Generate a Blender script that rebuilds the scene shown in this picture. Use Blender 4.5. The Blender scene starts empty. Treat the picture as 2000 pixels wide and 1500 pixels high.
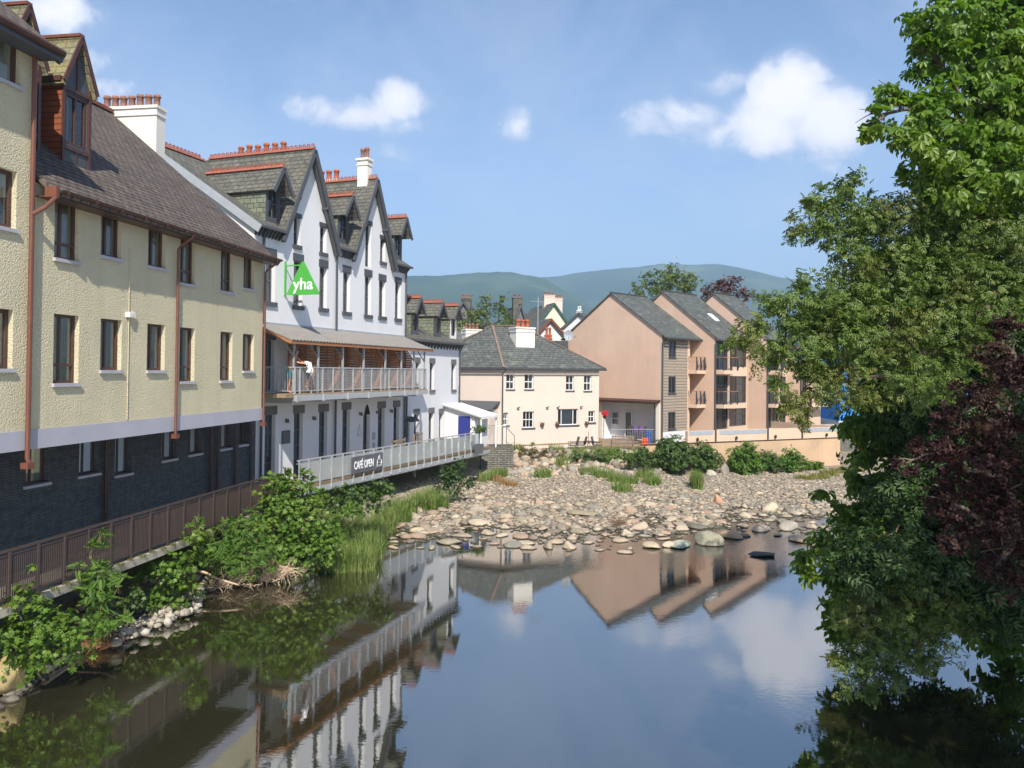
import bpy, bmesh, math, random
import numpy as np
from mathutils import Vector, Matrix
R=random.Random(7); NR=np.random.RandomState(11)
C=bpy.context.scene.collection
S=bpy.context.scene
rad=math.radians
# ---------------------------------------------------------------- camera
PIT,ROL,FPX,CXp,CYp,CH=rad(.8),rad(.6),1500.,1000.,704.,6.5
fw=Vector((0,math.cos(PIT),math.sin(PIT))); rt0=Vector((1,0,0)); up0=Vector((0,-math.sin(PIT),math.cos(PIT)))
RT=rt0*math.cos(ROL)+up0*math.sin(ROL); UP=-rt0*math.sin(ROL)+up0*math.cos(ROL)
def ray(px,py): return fw+RT*((px-CXp)/FPX)+UP*((CYp-py)/FPX)
def at(px,py,Y):
    d=ray(px,py); return Vector((0,0,CH))+d*(Y/d.y)
def atz(px,py,z):
    d=ray(px,py); return Vector((0,0,CH))+d*((z-CH)/d.z)
cam=bpy.data.cameras.new('camera'); co=bpy.data.objects.new('camera',cam); C.objects.link(co)
M4=Matrix.Identity(4)
for i in range(3): M4[i][0]=RT[i]; M4[i][1]=UP[i]; M4[i][2]=-fw[i]
M4[2][3]=CH; co.matrix_world=M4
cam.sensor_width=36; cam.lens=27; cam.shift_y=-46/2000; cam.clip_end=12000; cam.clip_start=.1
S.camera=co
# ---------------------------------------------------------------- materials
def NT(name):
    m=bpy.data.materials.new(name); m.use_nodes=True; nt=m.node_tree; nt.nodes.clear(); return m,nt
def nd(nt,t,**k):
    n=nt.nodes.new(t)
    for a,b in k.items():
        if a in n.inputs.keys() if isinstance(a,str) else False: n.inputs[a].default_value=b
        else: setattr(n,a,b)
    return n
def rgba(c): return (c[0],c[1],c[2],1)
def mixc(nt,f,a,b,mode='MIX'):
    n=nt.nodes.new('ShaderNodeMix'); n.data_type='RGBA'; n.blend_type=mode
    for i,v in ((0,f),(6,a),(7,b)):
        if hasattr(v,'links') or hasattr(v,'is_linked'): nt.links.new(v,n.inputs[i])
        elif i==0: n.inputs[0].default_value=v
        else: n.inputs[i].default_value=rgba(v)
    return n.outputs[2]
def noise(nt,vec,scale,det=4,rough=.55,dist=0):
    n=nt.nodes.new('ShaderNodeTexNoise'); n.inputs['Scale'].default_value=scale; n.inputs['Detail'].default_value=det
    n.inputs['Roughness'].default_value=rough; n.inputs['Distortion'].default_value=dist
    nt.links.new(vec,n.inputs['Vector']); return n.outputs['Fac']
def ramp(nt,f,a,b):
    n=nt.nodes.new('ShaderNodeMapRange'); n.inputs[1].default_value=a; n.inputs[2].default_value=b; n.clamp=True
    nt.links.new(f,n.inputs[0]); return n.outputs[0]
def math_(nt,op,a,b=0.,c=None):
    n=nt.nodes.new('ShaderNodeMath'); n.operation=op
    for i,v in enumerate((a,b) if c is None else (a,b,c)):
        if hasattr(v,'is_linked'): nt.links.new(v,n.inputs[i])
        else: n.inputs[i].default_value=v
    return n.outputs[0]
def sc(c,k): return tuple(x*k for x in c)
def mat(name,col,rough=.8,var=.18,vs=2.,bump=.0,bs=40.,bd=.01,metal=0.,spec=.5,col2=None,c2s=.8,c2lo=.5,c2hi=.75,streak=0.,uvk=None):
    """plain weathered surface: fine + broad noise in the colour, noise bump"""
    m,nt=NT(name); L=nt.links
    tc=nt.nodes.new('ShaderNodeTexCoord'); v=tc.outputs['Object']
    c=mixc(nt,ramp(nt,noise(nt,v,vs,5,.6),.3,.7),sc(col,1-var),sc(col,1+var*.6))
    if col2: c=mixc(nt,ramp(nt,noise(nt,v,c2s,6,.65,.3),c2lo,c2hi),c,col2)
    if streak:
        mp=nt.nodes.new('ShaderNodeMapping'); mp.inputs['Scale'].default_value=(3.,3.,.25); L.new(v,mp.inputs[0])
        c=mixc(nt,math_(nt,'MULTIPLY',ramp(nt,noise(nt,mp.outputs[0],1.2,6,.7),.5,.78),streak),c,sc(col,.45))
    b=nt.nodes.new('ShaderNodeBsdfPrincipled'); L.new(c,b.inputs['Base Color']); b.inputs['Roughness'].default_value=rough
    b.inputs['Metallic'].default_value=metal; b.inputs['Specular IOR Level'].default_value=spec
    if bump:
        bn=nt.nodes.new('ShaderNodeBump'); bn.inputs['Strength'].default_value=bump; bn.inputs['Distance'].default_value=bd
        L.new(noise(nt,v,bs,3,.6),bn.inputs['Height']); L.new(bn.outputs[0],b.inputs['Normal'])
    o=nt.nodes.new('ShaderNodeOutputMaterial'); L.new(b.outputs[0],o.inputs[0]); return m
def coursed(name,c1,c2,mort,w,h,ms=.01,rough=.8,bump=.5,bd=.02,moss=None,mlo=.5,mhi=.8,msc=.6,var=.25,off=.5,squash=1.):
    """courses (slates, stone, boards) laid out in the surface's own metres (uv)"""
    m,nt=NT(name); L=nt.links
    tc=nt.nodes.new('ShaderNodeTexCoord'); uv=tc.outputs['UV']; ob=tc.outputs['Object']
    dn=nt.nodes.new('ShaderNodeTexNoise'); dn.inputs['Scale'].default_value=3.; L.new(uv,dn.inputs['Vector'])
    ad=nt.nodes.new('ShaderNodeVectorMath'); ad.operation='MULTIPLY_ADD'; L.new(dn.outputs['Color'],ad.inputs[0]); ad.inputs[1].default_value=(.05,.03,0); L.new(uv,ad.inputs[2])
    br=nt.nodes.new('ShaderNodeTexBrick'); L.new(ad.outputs[0],br.inputs['Vector']); br.offset=off
    br.inputs['Scale'].default_value=1.; br.inputs['Brick Width'].default_value=w; br.inputs['Row Height'].default_value=h
    br.inputs['Mortar Size'].default_value=ms; br.inputs['Color1'].default_value=rgba(c1); br.inputs['Color2'].default_value=rgba(c2)
    br.inputs['Mortar'].default_value=rgba(mort); br.inputs['Mortar Smooth'].default_value=.2; br.inputs['Bias'].default_value=0.
    c=mixc(nt,ramp(nt,noise(nt,ob,.9,6,.7),.3,.7),br.outputs['Color'],sc(c1,1+var),'MIX')
    nn=mixc(nt,ramp(nt,noise(nt,ob,5.,6,.75),.25,.75),(1-var*1.6,)*3,(1+var*1.2,)*3)
    c=mixc(nt,1.,mixc(nt,.75,c,br.outputs['Color']),nn,'MULTIPLY')
    if moss: c=mixc(nt,ramp(nt,noise(nt,ob,msc,8,.72,.4),mlo,mhi),c,moss)
    b=nt.nodes.new('ShaderNodeBsdfPrincipled'); L.new(c,b.inputs['Base Color']); b.inputs['Roughness'].default_value=rough; b.inputs['Specular IOR Level'].default_value=.3
    # height: each course tips out towards its lower edge
    sp=nt.nodes.new('ShaderNodeSeparateXYZ'); L.new(ad.outputs[0],sp.inputs[0])
    saw=math_(nt,'FRACT',math_(nt,'DIVIDE',sp.outputs[1],h))
    hgt=math_(nt,'ADD',math_(nt,'MULTIPLY',saw,-.6),math_(nt,'MULTIPLY',br.outputs['Fac'],-.8))
    hgt=math_(nt,'ADD',hgt,math_(nt,'MULTIPLY',noise(nt,ob,14.,4),.7))
    bn=nt.nodes.new('ShaderNodeBump'); bn.inputs['Strength'].default_value=bump; bn.inputs['Distance'].default_value=bd
    L.new(hgt,bn.inputs['Height']); L.new(bn.outputs[0],b.inputs['Normal'])
    o=nt.nodes.new('ShaderNodeOutputMaterial'); L.new(b.outputs[0],o.inputs[0]); return m
def roughcast(name,col,k=1.,strg=.9,stain=.0):
    m,nt=NT(name); L=nt.links
    tc=nt.nodes.new('ShaderNodeTexCoord'); v=tc.outputs['Object']
    n1=noise(nt,v,16.*k,3,.6); 
    vo=nt.nodes.new('ShaderNodeTexVoronoi'); vo.inputs['Scale'].default_value=30*k; L.new(v,vo.inputs['Vector'])
    h=math_(nt,'ADD',n1,math_(nt,'MULTIPLY',vo.outputs['Distance'],-.5))
    c=mixc(nt,ramp(nt,noise(nt,v,.7,6,.65),.3,.75),sc(col,.88),sc(col,1.06))
    c=mixc(nt,math_(nt,'MULTIPLY',ramp(nt,noise(nt,v,25.*k,2),.35,.6),.25),c,sc(col,.7))
    if stain:
        mp=nt.nodes.new('ShaderNodeMapping'); mp.inputs['Scale'].default_value=(2.,2.,.2); L.new(v,mp.inputs[0])
        c=mixc(nt,math_(nt,'MULTIPLY',ramp(nt,noise(nt,mp.outputs[0],1.,6,.7),.5,.8),stain),c,(.25,.22,.15))
    b=nt.nodes.new('ShaderNodeBsdfPrincipled'); L.new(c,b.inputs['Base Color']); b.inputs['Roughness'].default_value=.9; b.inputs['Specular IOR Level'].default_value=.2
    bn=nt.nodes.new('ShaderNodeBump'); bn.inputs['Strength'].default_value=strg; bn.inputs['Distance'].default_value=.03
    L.new(h,bn.inputs['Height']); L.new(bn.outputs[0],b.inputs['Normal'])
    o=nt.nodes.new('ShaderNodeOutputMaterial'); L.new(b.outputs[0],o.inputs[0]); return m
def glass(name,tint=(.06,.07,.08),clear=.82):
    m,nt=NT(name); L=nt.links
    g=nt.nodes.new('ShaderNodeBsdfGlossy'); g.inputs['Roughness'].default_value=.02; g.inputs['Color'].default_value=(.9,.95,1,1)
    t=nt.nodes.new('ShaderNodeBsdfTransparent'); t.inputs['Color'].default_value=(.75,.8,.8,1)
    d=nt.nodes.new('ShaderNodeBsdfDiffuse'); d.inputs['Color'].default_value=rgba(tint)
    a=nt.nodes.new('ShaderNodeMixShader'); a.inputs[0].default_value=clear; L.new(d.outputs[0],a.inputs[1]); L.new(t.outputs[0],a.inputs[2])
    f=nt.nodes.new('ShaderNodeFresnel'); f.inputs['IOR'].default_value=1.8
    tc=nt.nodes.new('ShaderNodeTexCoord'); bn=nt.nodes.new('ShaderNodeBump'); bn.inputs['Strength'].default_value=.04; bn.inputs['Distance'].default_value=.02
    L.new(noise(nt,tc.outputs['Object'],1.5,1),bn.inputs['Height']); L.new(bn.outputs[0],g.inputs['Normal'])
    x=nt.nodes.new('ShaderNodeMixShader'); L.new(f.outputs[0],x.inputs[0]); L.new(a.outputs[0],x.inputs[1]); L.new(g.outputs[0],x.inputs[2])
    o=nt.nodes.new('ShaderNodeOutputMaterial'); L.new(x.outputs[0],o.inputs[0]); return m
def leafmat(name,a,b,c=None,trans=.3,rough=.5,spec=.4):
    m,nt=NT(name); L=nt.links
    g=nt.nodes.new('ShaderNodeNewGeometry'); tc=nt.nodes.new('ShaderNodeTexCoord')
    col=mixc(nt,g.outputs['Random Per Island'],a,b)
    if c: col=mixc(nt,ramp(nt,noise(nt,tc.outputs['Object'],1.1,4),.5,.72),col,c)
    p=nt.nodes.new('ShaderNodeBsdfPrincipled'); L.new(col,p.inputs['Base Color']); p.inputs['Roughness'].default_value=rough; p.inputs['Specular IOR Level'].default_value=spec
    t=nt.nodes.new('ShaderNodeBsdfTranslucent'); L.new(mixc(nt,.5,col,(a[0]*1.8,a[1]*2.,a[2]*.6)),t.inputs['Color'])
    x=nt.nodes.new('ShaderNodeMixShader'); x.inputs[0].default_value=trans; L.new(p.outputs[0],x.inputs[1]); L.new(t.outputs[0],x.inputs[2])
    o=nt.nodes.new('ShaderNodeOutputMaterial'); L.new(x.outputs[0],o.inputs[0]); return m
def islandmat(name,cols,rough=.8,objrand=False,bump=.4,bs=12.,bd=.03,wet=True):
    m,nt=NT(name); L=nt.links
    if objrand: f=nt.nodes.new('ShaderNodeObjectInfo').outputs['Random']
    else: f=nt.nodes.new('ShaderNodeNewGeometry').outputs['Random Per Island']
    cr=nt.nodes.new('ShaderNodeValToRGB'); cr.color_ramp.interpolation='CONSTANT' if False else 'LINEAR'
    e=cr.color_ramp.elements; e[0].color=rgba(cols[0]); e[1].color=rgba(cols[-1])
    for i,c in enumerate(cols[1:-1]): e.new((i+1)/(len(cols)-1)).color=rgba(c)
    L.new(f,cr.inputs[0]); tc=nt.nodes.new('ShaderNodeTexCoord'); v=tc.outputs['Object']
    c=mixc(nt,1.,cr.outputs[0],mixc(nt,ramp(nt,noise(nt,v,4.,6,.7),.25,.75),(.65,.65,.65),(1.2,1.18,1.1)),'MULTIPLY')
    gp=nt.nodes.new('ShaderNodeNewGeometry'); sp=nt.nodes.new('ShaderNodeSeparateXYZ'); L.new(gp.outputs['Position'],sp.inputs[0])
    if wet: c=mixc(nt,ramp(nt,sp.outputs[2],.05,.015),c,(.035,.03,.02))
    b=nt.nodes.new('ShaderNodeBsdfPrincipled'); L.new(c,b.inputs['Base Color']); b.inputs['Roughness'].default_value=rough; b.inputs['Specular IOR Level'].default_value=.3
    bn=nt.nodes.new('ShaderNodeBump'); bn.inputs['Strength'].default_value=bump; bn.inputs['Distance'].default_value=bd
    L.new(noise(nt,v,bs,5,.65),bn.inputs['Height']); L.new(bn.outputs[0],b.inputs['Normal'])
    o=nt.nodes.new('ShaderNodeOutputMaterial'); L.new(b.outputs[0],o.inputs[0]); return m
m_cream=roughcast('cream_roughcast',(.64,.58,.40),1.35,1.,.22)
m_band=mat('grey_beam_paint',(.40,.40,.45),.6,.08,1.5,.1,30)
m_slatewall=coursed('dark_slate_stone',(.085,.093,.097),(.115,.125,.13),(.045,.048,.05),.42,.06,.010,.8,1.,.03,var=.35)
m_roofbrown=coursed('brown_grey_roof_slates',(.155,.125,.105),(.095,.08,.07),(.02,.018,.016),.30,.20,.022,.85,1.,.08,moss=(.22,.20,.12),mlo=.62,mhi=.85,var=.3)
m_roofgreen=coursed('green_grey_roof_slates',(.15,.145,.12),(.10,.10,.088),(.03,.03,.03),.32,.21,.012,.8,1.,.05,moss=(.18,.155,.085),mlo=.54,mhi=.85,msc=.5,var=.3)
m_rooflichen=coursed('lichened_roof_slates',(.21,.20,.14),(.13,.13,.09),(.04,.04,.03),.30,.20,.012,.85,1.,.05,moss=(.27,.23,.09),mlo=.4,mhi=.75,msc=1.2,var=.3)
m_roofgrey=coursed('blue_grey_roof_slates',(.125,.135,.125),(.08,.09,.085),(.03,.03,.03),.35,.24,.012,.7,.8,.05,moss=(.25,.25,.19),mlo=.56,mhi=.74,msc=1.8,var=.4)
m_slatehung=coursed('green_slate_hanging',(.20,.22,.15),(.14,.16,.12),(.05,.05,.04),.30,.20,.012,.8,.8,.03,var=.25)
m_white=mat('white_painted_render',(.67,.675,.685),.75,.05,.6,.25,18,.01,streak=.10)
m_whitewarm=mat('warm_white_render',(.72,.69,.62),.75,.05,.6,.25,18,.01,streak=.12)
m_cott=mat('pale_pink_render',(.66,.55,.47),.8,.05,.6,.3,22,.012,streak=.08)
m_peach=mat('peach_render',(.64,.45,.335),.85,.11,.35,.35,26,.012,streak=.25)
m_peachl=mat('pale_peach_render',(.64,.47,.34),.85,.06,.5,.3,22,.012,streak=.1)
m_peachw=mat('weathered_peach_plinth',(.55,.38,.24),.85,.1,.6,.3,22,.012,col2=(.33,.26,.16),c2s=.5,c2lo=.5,c2hi=.8,streak=.3)
m_brownfr=mat('dark_brown_timber',(.085,.04,.028),.45,.2,6,.1,30)
m_redbrown=mat('red_brown_timber',(.17,.06,.035),.5,.2,5,.1,30)
m_pipe=mat('red_brown_iron_pipe',(.15,.055,.035),.45,.15,4,.05,30)
m_dkpipe=mat('dark_grey_iron_pipe',(.06,.065,.075),.45,.15,4,.05,30)
m_dkbrown=mat('dark_brown_pipe',(.05,.022,.016),.45,.15,4)
m_sill=mat('grey_stone_sill',(.42,.41,.44),.7,.1,5,.1,30)
m_dgrey=mat('dark_grey_painted_stone',(.075,.08,.09),.6,.15,4,.1,25)
m_lintel=mat('grey_painted_lintel',(.15,.14,.14),.7,.12,4,.1,25)
m_sashd=mat('dark_grey_sash',(.09,.095,.10),.5,.1,6)
m_sashw=mat('white_sash',(.78,.78,.76),.45,.04,6)
m_red=mat('red_ridge_tile',(.33,.10,.06),.8,.25,7,.2,20)
m_pot=mat('terracotta_pot',(.27,.12,.08),.8,.25,9,.1,20,col2=(.12,.09,.07),c2s=4)
m_potr=mat('orange_red_pot',(.36,.10,.05),.8,.2,9)
m_galv=mat('galvanised_steel',(.46,.48,.50),.42,.12,7,.05,40,metal=.35)
m_brownrail=mat('brown_steel_railing',(.07,.05,.045),.5,.15,6,metal=.0)
m_wood=mat('weathered_timber',(.30,.22,.14),.8,.25,5,.2,30,streak=.2)
m_slat=mat('brown_timber_slats',(.36,.16,.07),.7,.25,7,.1,30)
m_canopy=mat('grey_corrugated_sheet',(.22,.205,.19),.55,.15,3,.05,40,col2=(.22,.2,.17),c2s=1.2)
m_conc=mat('concrete',(.36,.33,.27),.9,.2,3,.3,20,.01,col2=(.16,.15,.08),c2s=1.2)
m_deckdk=mat('dark_deck_underside',(.07,.06,.05),.9,.2,3)
m_curtain=mat('cream_curtain',(.80,.74,.60),.9,.12,9)
m_blind=mat('pale_blind',(.75,.77,.75),.9,.08,5)
m_dark=mat('dark_interior',(.02,.02,.02),.9,.1,3)
m_blue=mat('blue_board',(.025,.035,.22),.5,.1,4)
m_green=mat('bright_green_sign',(.07,.36,.055),.45,.03,3)
m_signw=mat('white_sign_letters',(.85,.85,.85),.5,.02,3)
m_banner=mat('charcoal_banner',(.10,.10,.115),.7,.1,3)
m_clad=coursed('grey_beige_cladding',(.34,.28,.22),(.31,.26,.20),(.10,.08,.07),3.2,.21,.016,.75,.8,.03,var=.1)
m_redclad=coursed('red_brown_cladding',(.26,.08,.035),(.22,.07,.03),(.08,.02,.01),4.,.14,.012,.6,.8,.02,var=.1)
m_stone=coursed('grey_dry_stone',(.22,.21,.18),(.14,.14,.12),(.05,.05,.04),.4,.11,.02,.9,1.,.06,moss=(.12,.13,.05),mlo=.55,mhi=.8,msc=1.5,var=.4)
m_glass=glass('window_glass'); m_glassd=glass('dark_window_glass',(.01,.012,.015),.3)
m_panel=glass('balustrade_glass',(.75,.80,.78),.55)
m_lead=mat('grey_lead_flashing',(.34,.37,.40),.6,.1,3)
m_skin=mat('skin',(.55,.28,.18),.5,.05,8); m_turq=mat('turquoise_cloth',(.10,.50,.48),.8,.1,8); m_cloth=mat('white_cloth',(.75,.76,.78),.8,.08,8)
m_hair=mat('dark_hair',(.03,.02,.015),.6,.2,20)
m_black=mat('black_metal',(.03,.03,.032),.45,.1,6); m_orange=mat('orange_plastic',(.75,.11,.02),.45,.05,5); m_bluep=mat('blue_plastic',(.02,.08,.35),.45,.05,5)
m_chair=mat('grey_woven_chair',(.10,.10,.11),.7,.15,20); m_bench=mat('grey_brown_bench',(.24,.18,.14),.8,.2,10)
m_redc=mat('red_cloth',(.6,.02,.03),.7,.1,6); m_purple=mat('purple_cloth',(.12,.05,.16),.8,.2,6)
m_bark=mat('tree_bark',(.13,.10,.075),.9,.3,8,.6,25,.02); m_twig=mat('pale_dry_wood',(.55,.42,.29),.85,.25,9,.2,30)
m_stem=mat('green_brown_stem',(.14,.12,.05),.8,.2,9)
m_bluewall=mat('bright_blue_wall',(.03,.25,.75),.6,.05,2)
# ---------------------------------------------------------------- mesh builder
class MB:
    def __init__(s): s.v=[]; s.f=[]; s.m=[]
    def poly(s,pts,m=0):
        i=len(s.v); s.v+= [tuple(p) for p in pts]; s.f.append(list(range(i,i+len(pts)))); s.m.append(m); return s
    def hexa(s,p,m=0):   # p: 8 points, bottom 0-3 ccw from above, top 4-7
        i=len(s.v); s.v+=[tuple(q) for q in p]
        for f in ((3,2,1,0),(4,5,6,7),(0,1,5,4),(1,2,6,5),(2,3,7,6),(3,0,4,7)): s.f.append([i+k for k in f]); s.m.append(m)
        return s
    def box(s,x0,x1,y0,y1,z0,z1,m=0):
        return s.hexa([(x0,y0,z0),(x1,y0,z0),(x1,y1,z0),(x0,y1,z0),(x0,y0,z1),(x1,y0,z1),(x1,y1,z1),(x0,y1,z1)],m)
    def bar(s,a,b,w,h,m=0,up=(0,0,1)):
        a=Vector(a); b=Vector(b); d=(b-a).normalized(); u=Vector(up)
        if abs(d.dot(u))>.99: u=Vector((1,0,0))
        r=d.cross(u).normalized(); u=r.cross(d).normalized(); r*=w/2; u*=h/2
        return s.hexa([a-r-u,a+r-u,b+r-u,b-r-u,a-r+u,a+r+u,b+r+u,b-r+u],m)
    def tube(s,pts,rs,n=7,m=0,cap=True):
        pts=[Vector(p) for p in pts]; rs=rs if hasattr(rs,'__len__') else [rs]*len(pts); i0=len(s.v)
        for k,p in enumerate(pts):
            d=(pts[min(k+1,len(pts)-1)]-pts[max(k-1,0)]).normalized()
            u=Vector((0,0,1)) if abs(d.z)<.9 else Vector((1,0,0)); r=d.cross(u).normalized(); u=r.cross(d)
            for j in range(n):
                a=2*math.pi*j/n; s.v.append(tuple(p+(r*math.cos(a)+u*math.sin(a))*rs[k]))
        for k in range(len(pts)-1):
            for j in range(n): s.f.append([i0+k*n+j,i0+k*n+(j+1)%n,i0+(k+1)*n+(j+1)%n,i0+(k+1)*n+j]); s.m.append(m)
        if cap: s.f.append([i0+j for j in range(n)][::-1]); s.m.append(m); e=i0+(len(pts)-1)*n; s.f.append([e+j for j in range(n)]); s.m.append(m)
        return s
    def lathe(s,c,prof,n=12,m=0):
        c=Vector(c); i0=len(s.v)
        for r,z in prof:
            for j in range(n): a=2*math.pi*j/n; s.v.append((c.x+r*math.cos(a),c.y+r*math.sin(a),c.z+z))
        for k in range(len(prof)-1):
            for j in range(n): s.f.append([i0+k*n+j,i0+k*n+(j+1)%n,i0+(k+1)*n+(j+1)%n,i0+(k+1)*n+j]); s.m.append(m)
        s.f.append([i0+j for j in range(n)][::-1]); s.m.append(m); e=i0+(len(prof)-1)*n; s.f.append([e+j for j in range(n)]); s.m.append(m)
        return s
    def slab(s,pts,t,m=0,me=None):
        pts=[Vector(p) for p in pts]; n=(pts[1]-pts[0]).cross(pts[2]-pts[0]).normalized()
        if n.z<0: pts=pts[::-1]; n=-n
        q=[p-n*t for p in pts]; me=m if me is None else me
        s.poly(pts,m); s.poly(q[::-1],me)
        k=len(pts)
        for i in range(k): s.poly([pts[i],q[i],q[(i+1)%k],pts[(i+1)%k]],me)
        return s
    def extr(s,pts,vec,m=0):
        pts=[Vector(p) for p in pts]; vec=Vector(vec); q=[p+vec for p in pts]; k=len(pts)
        s.poly(pts[::-1],m); s.poly(q,m)
        for i in range(k): s.poly([pts[i],pts[(i+1)%k],q[(i+1)%k],q[i]],m)
        return s
    def build(s,name,mats,parent=None,smooth=False,**tags):
        if not isinstance(mats,(list,tuple)): mats=[mats]
        me=bpy.data.meshes.new(name); me.from_pydata(s.v,[],s.f)
        for x in mats: me.materials.append(x)
        me.polygons.foreach_set('material_index',s.m)
        if smooth: me.polygons.foreach_set('use_smooth',[True]*len(s.f))
        me.update()
        uvl=me.uv_layers.new(name='uv'); n=len(me.loops); uv=np.zeros((n,2),dtype=np.float32)
        for p in me.polygons:
            nn=p.normal
            if abs(nn.z)>.995: t=Vector((1,0,0)); w=Vector((0,1,0))
            else:
                t=Vector((-nn.y,nn.x,0)).normalized(); w=nn.cross(t)
            for li in p.loop_indices:
                co_=me.vertices[me.loops[li].vertex_index].co; uv[li]=(co_.dot(t),co_.dot(w))
        uvl.data.foreach_set('uv',uv.ravel())
        o=bpy.data.objects.new(name,me); C.objects.link(o)
        if parent is not None: o.parent=parent
        for k,v in tags.items(): o[k]=v
        return o
def tag(o,label=None,category=None,group=None,kind=None):
    for k,v in (('label',label),('category',category),('group',group),('kind',kind)):
        if v: o[k]=v
    return o
def root(name,label,cat,loc=(0,0,0),az=90,group=None):
    o=bpy.data.objects.new(name,None); o.empty_display_size=.3; C.objects.link(o); o.location=loc; o.rotation_euler=(0,0,rad(90-az))
    return tag(o,label,cat,group)
def copy_tree(o,parent=None):
    c=o.copy(); C.objects.link(c)
    if parent is not None: c.parent=parent
    for ch in [x for x in o.children]: copy_tree(ch,c)
    return c
class Fr:   # vertical wall frame in a root's local space; outside is on the right of travel
    def __init__(s,ax=0,ay=0,dx=1,dy=0):
        l=math.hypot(dx,dy); s.a=Vector((ax,ay,0)); s.d=Vector((dx/l,dy/l,0)); s.n=Vector((dy/l,-dx/l,0))
    def P(s,u,z,off=0): q=s.a+s.d*u+s.n*off; return Vector((q.x,q.y,z))
    def bx(s,mb,u0,u1,o0,o1,z0,z1,m=0):
        return mb.hexa([s.P(u0,z0,o1),s.P(u1,z0,o1),s.P(u1,z0,o0),s.P(u0,z0,o0),s.P(u0,z1,o1),s.P(u1,z1,o1),s.P(u1,z1,o0),s.P(u0,z1,o0)],m)
F0=Fr()
def clip(poly,a,b,c):   # keep a*u+b*z<=c
    out=[]
    for i in range(len(poly)):
        p,q=poly[i],poly[(i+1)%len(poly)]; fp=a*p[0]+b*p[1]-c; fq=a*q[0]+b*q[1]-c
        if fp<=1e-9: out.append(p)
        if (fp<0)!=(fq<0) and abs(fp-fq)>1e-9:
            t=fp/(fp-fq); out.append((p[0]+(q[0]-p[0])*t,p[1]+(q[1]-p[1])*t))
    return out
def wall(mb,F,u0,u1,z0,z1,ops=(),depth=.16,clips=(),m=0,mr=None,off=0.):
    mr=m if mr is None else mr
    us=sorted({u0,u1}|{x for o in ops for x in o[:2] if u0<x<u1}); zs=sorted({z0,z1}|{x for o in ops for x in o[2:4] if z0<x<z1})
    for i in range(len(us)-1):
        for j in range(len(zs)-1):
            uc=(us[i]+us[i+1])/2; zc=(zs[j]+zs[j+1])/2
            if any(o[0]<uc<o[1] and o[2]<zc<o[3] for o in ops): continue
            p=[(us[i],zs[j]),(us[i+1],zs[j]),(us[i+1],zs[j+1]),(us[i],zs[j+1])]
            for cl in clips: p=clip(p,*cl) if p else p
            if len(p)>2: mb.poly([F.P(u,z,off) for u,z in p],m)
    for o in ops:
        a,b,c,d=o[:4]; dd=-depth-.03
        q=[(a,c),(b,c),(b,d),(a,d)]
        for k in range(4):
            (x0,y0),(x1,y1)=q[k],q[(k+1)%4]
            mb.poly([F.P(x0,y0,off),F.P(x1,y1,off),F.P(x1,y1,off+dd),F.P(x0,y0,off+dd)][::-1],mr)
def window(rt,F,o,depth=.12,fm=None,vs=(),hs=(),fw=.055,sill=None,lintel=None,cur=None,off=0.,gm=None,name='window',fd=.06):
    a,b,c,d=o; mb=MB(); y0=off-depth-fd; y1=off-depth
    F.bx(mb,a,a+fw,y0,y1,c,d); F.bx(mb,b-fw,b,y0,y1,c,d); F.bx(mb,a+fw,b-fw,y0,y1,c,c+fw*1.2); F.bx(mb,a+fw,b-fw,y0,y1,d-fw,d)
    for v in vs: x=a+(b-a)*v[0]; w=v[1]; F.bx(mb,x-w/2,x+w/2,y0+.004,y1-.004,c+fw*1.2,d-fw)
    for h in hs: z=c+(d-c)*h[0]; w=h[1]; F.bx(mb,a+fw,b-fw,y0+.008,y1-.002,z-w/2,z+w/2)
    fo=mb.build(name,fm,rt)
    g=MB(); yg=y0+.02; g.poly([F.P(a+fw*.5,c+fw*.5,yg),F.P(b-fw*.5,c+fw*.5,yg),F.P(b-fw*.5,d-fw*.5,yg),F.P(a+fw*.5,d-fw*.5,yg)]); g.build('pane',gm or m_glass,fo)
    if sill: sm,pr,h,ex=sill; s=MB(); F.bx(s,a-ex,b+ex,off-depth+.01,off+pr,c-h,c+.004); s.build('sill',sm,fo)
    if lintel: lm,h,ex=lintel; s=MB(); F.bx(s,a-ex,b+ex,off-.1,off+.025,d,d+h); s.build('lintel',lm,fo)
    if cur:
        cm,ra=cur[0],cur[1:]; s=MB()
        for (x0,x1,w0,w1) in ra:
            k=max(2,int((x1-x0)*(b-a)/.05)); X0=a+(b-a)*x0; X1=a+(b-a)*x1; Z0=c+(d-c)*w0; Z1=c+(d-c)*w1
            for i in range(k):
                ya=y0-.08-.02*(i%2); yb=y0-.08-.02*((i+1)%2)
                s.poly([F.P(X0+(X1-X0)*i/k,Z0,ya),F.P(X0+(X1-X0)*(i+1)/k,Z0,yb),F.P(X0+(X1-X0)*(i+1)/k,Z1,yb),F.P(X0+(X1-X0)*i/k,Z1,ya)])
        s.build('curtain',cm,fo)
    return fo
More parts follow.
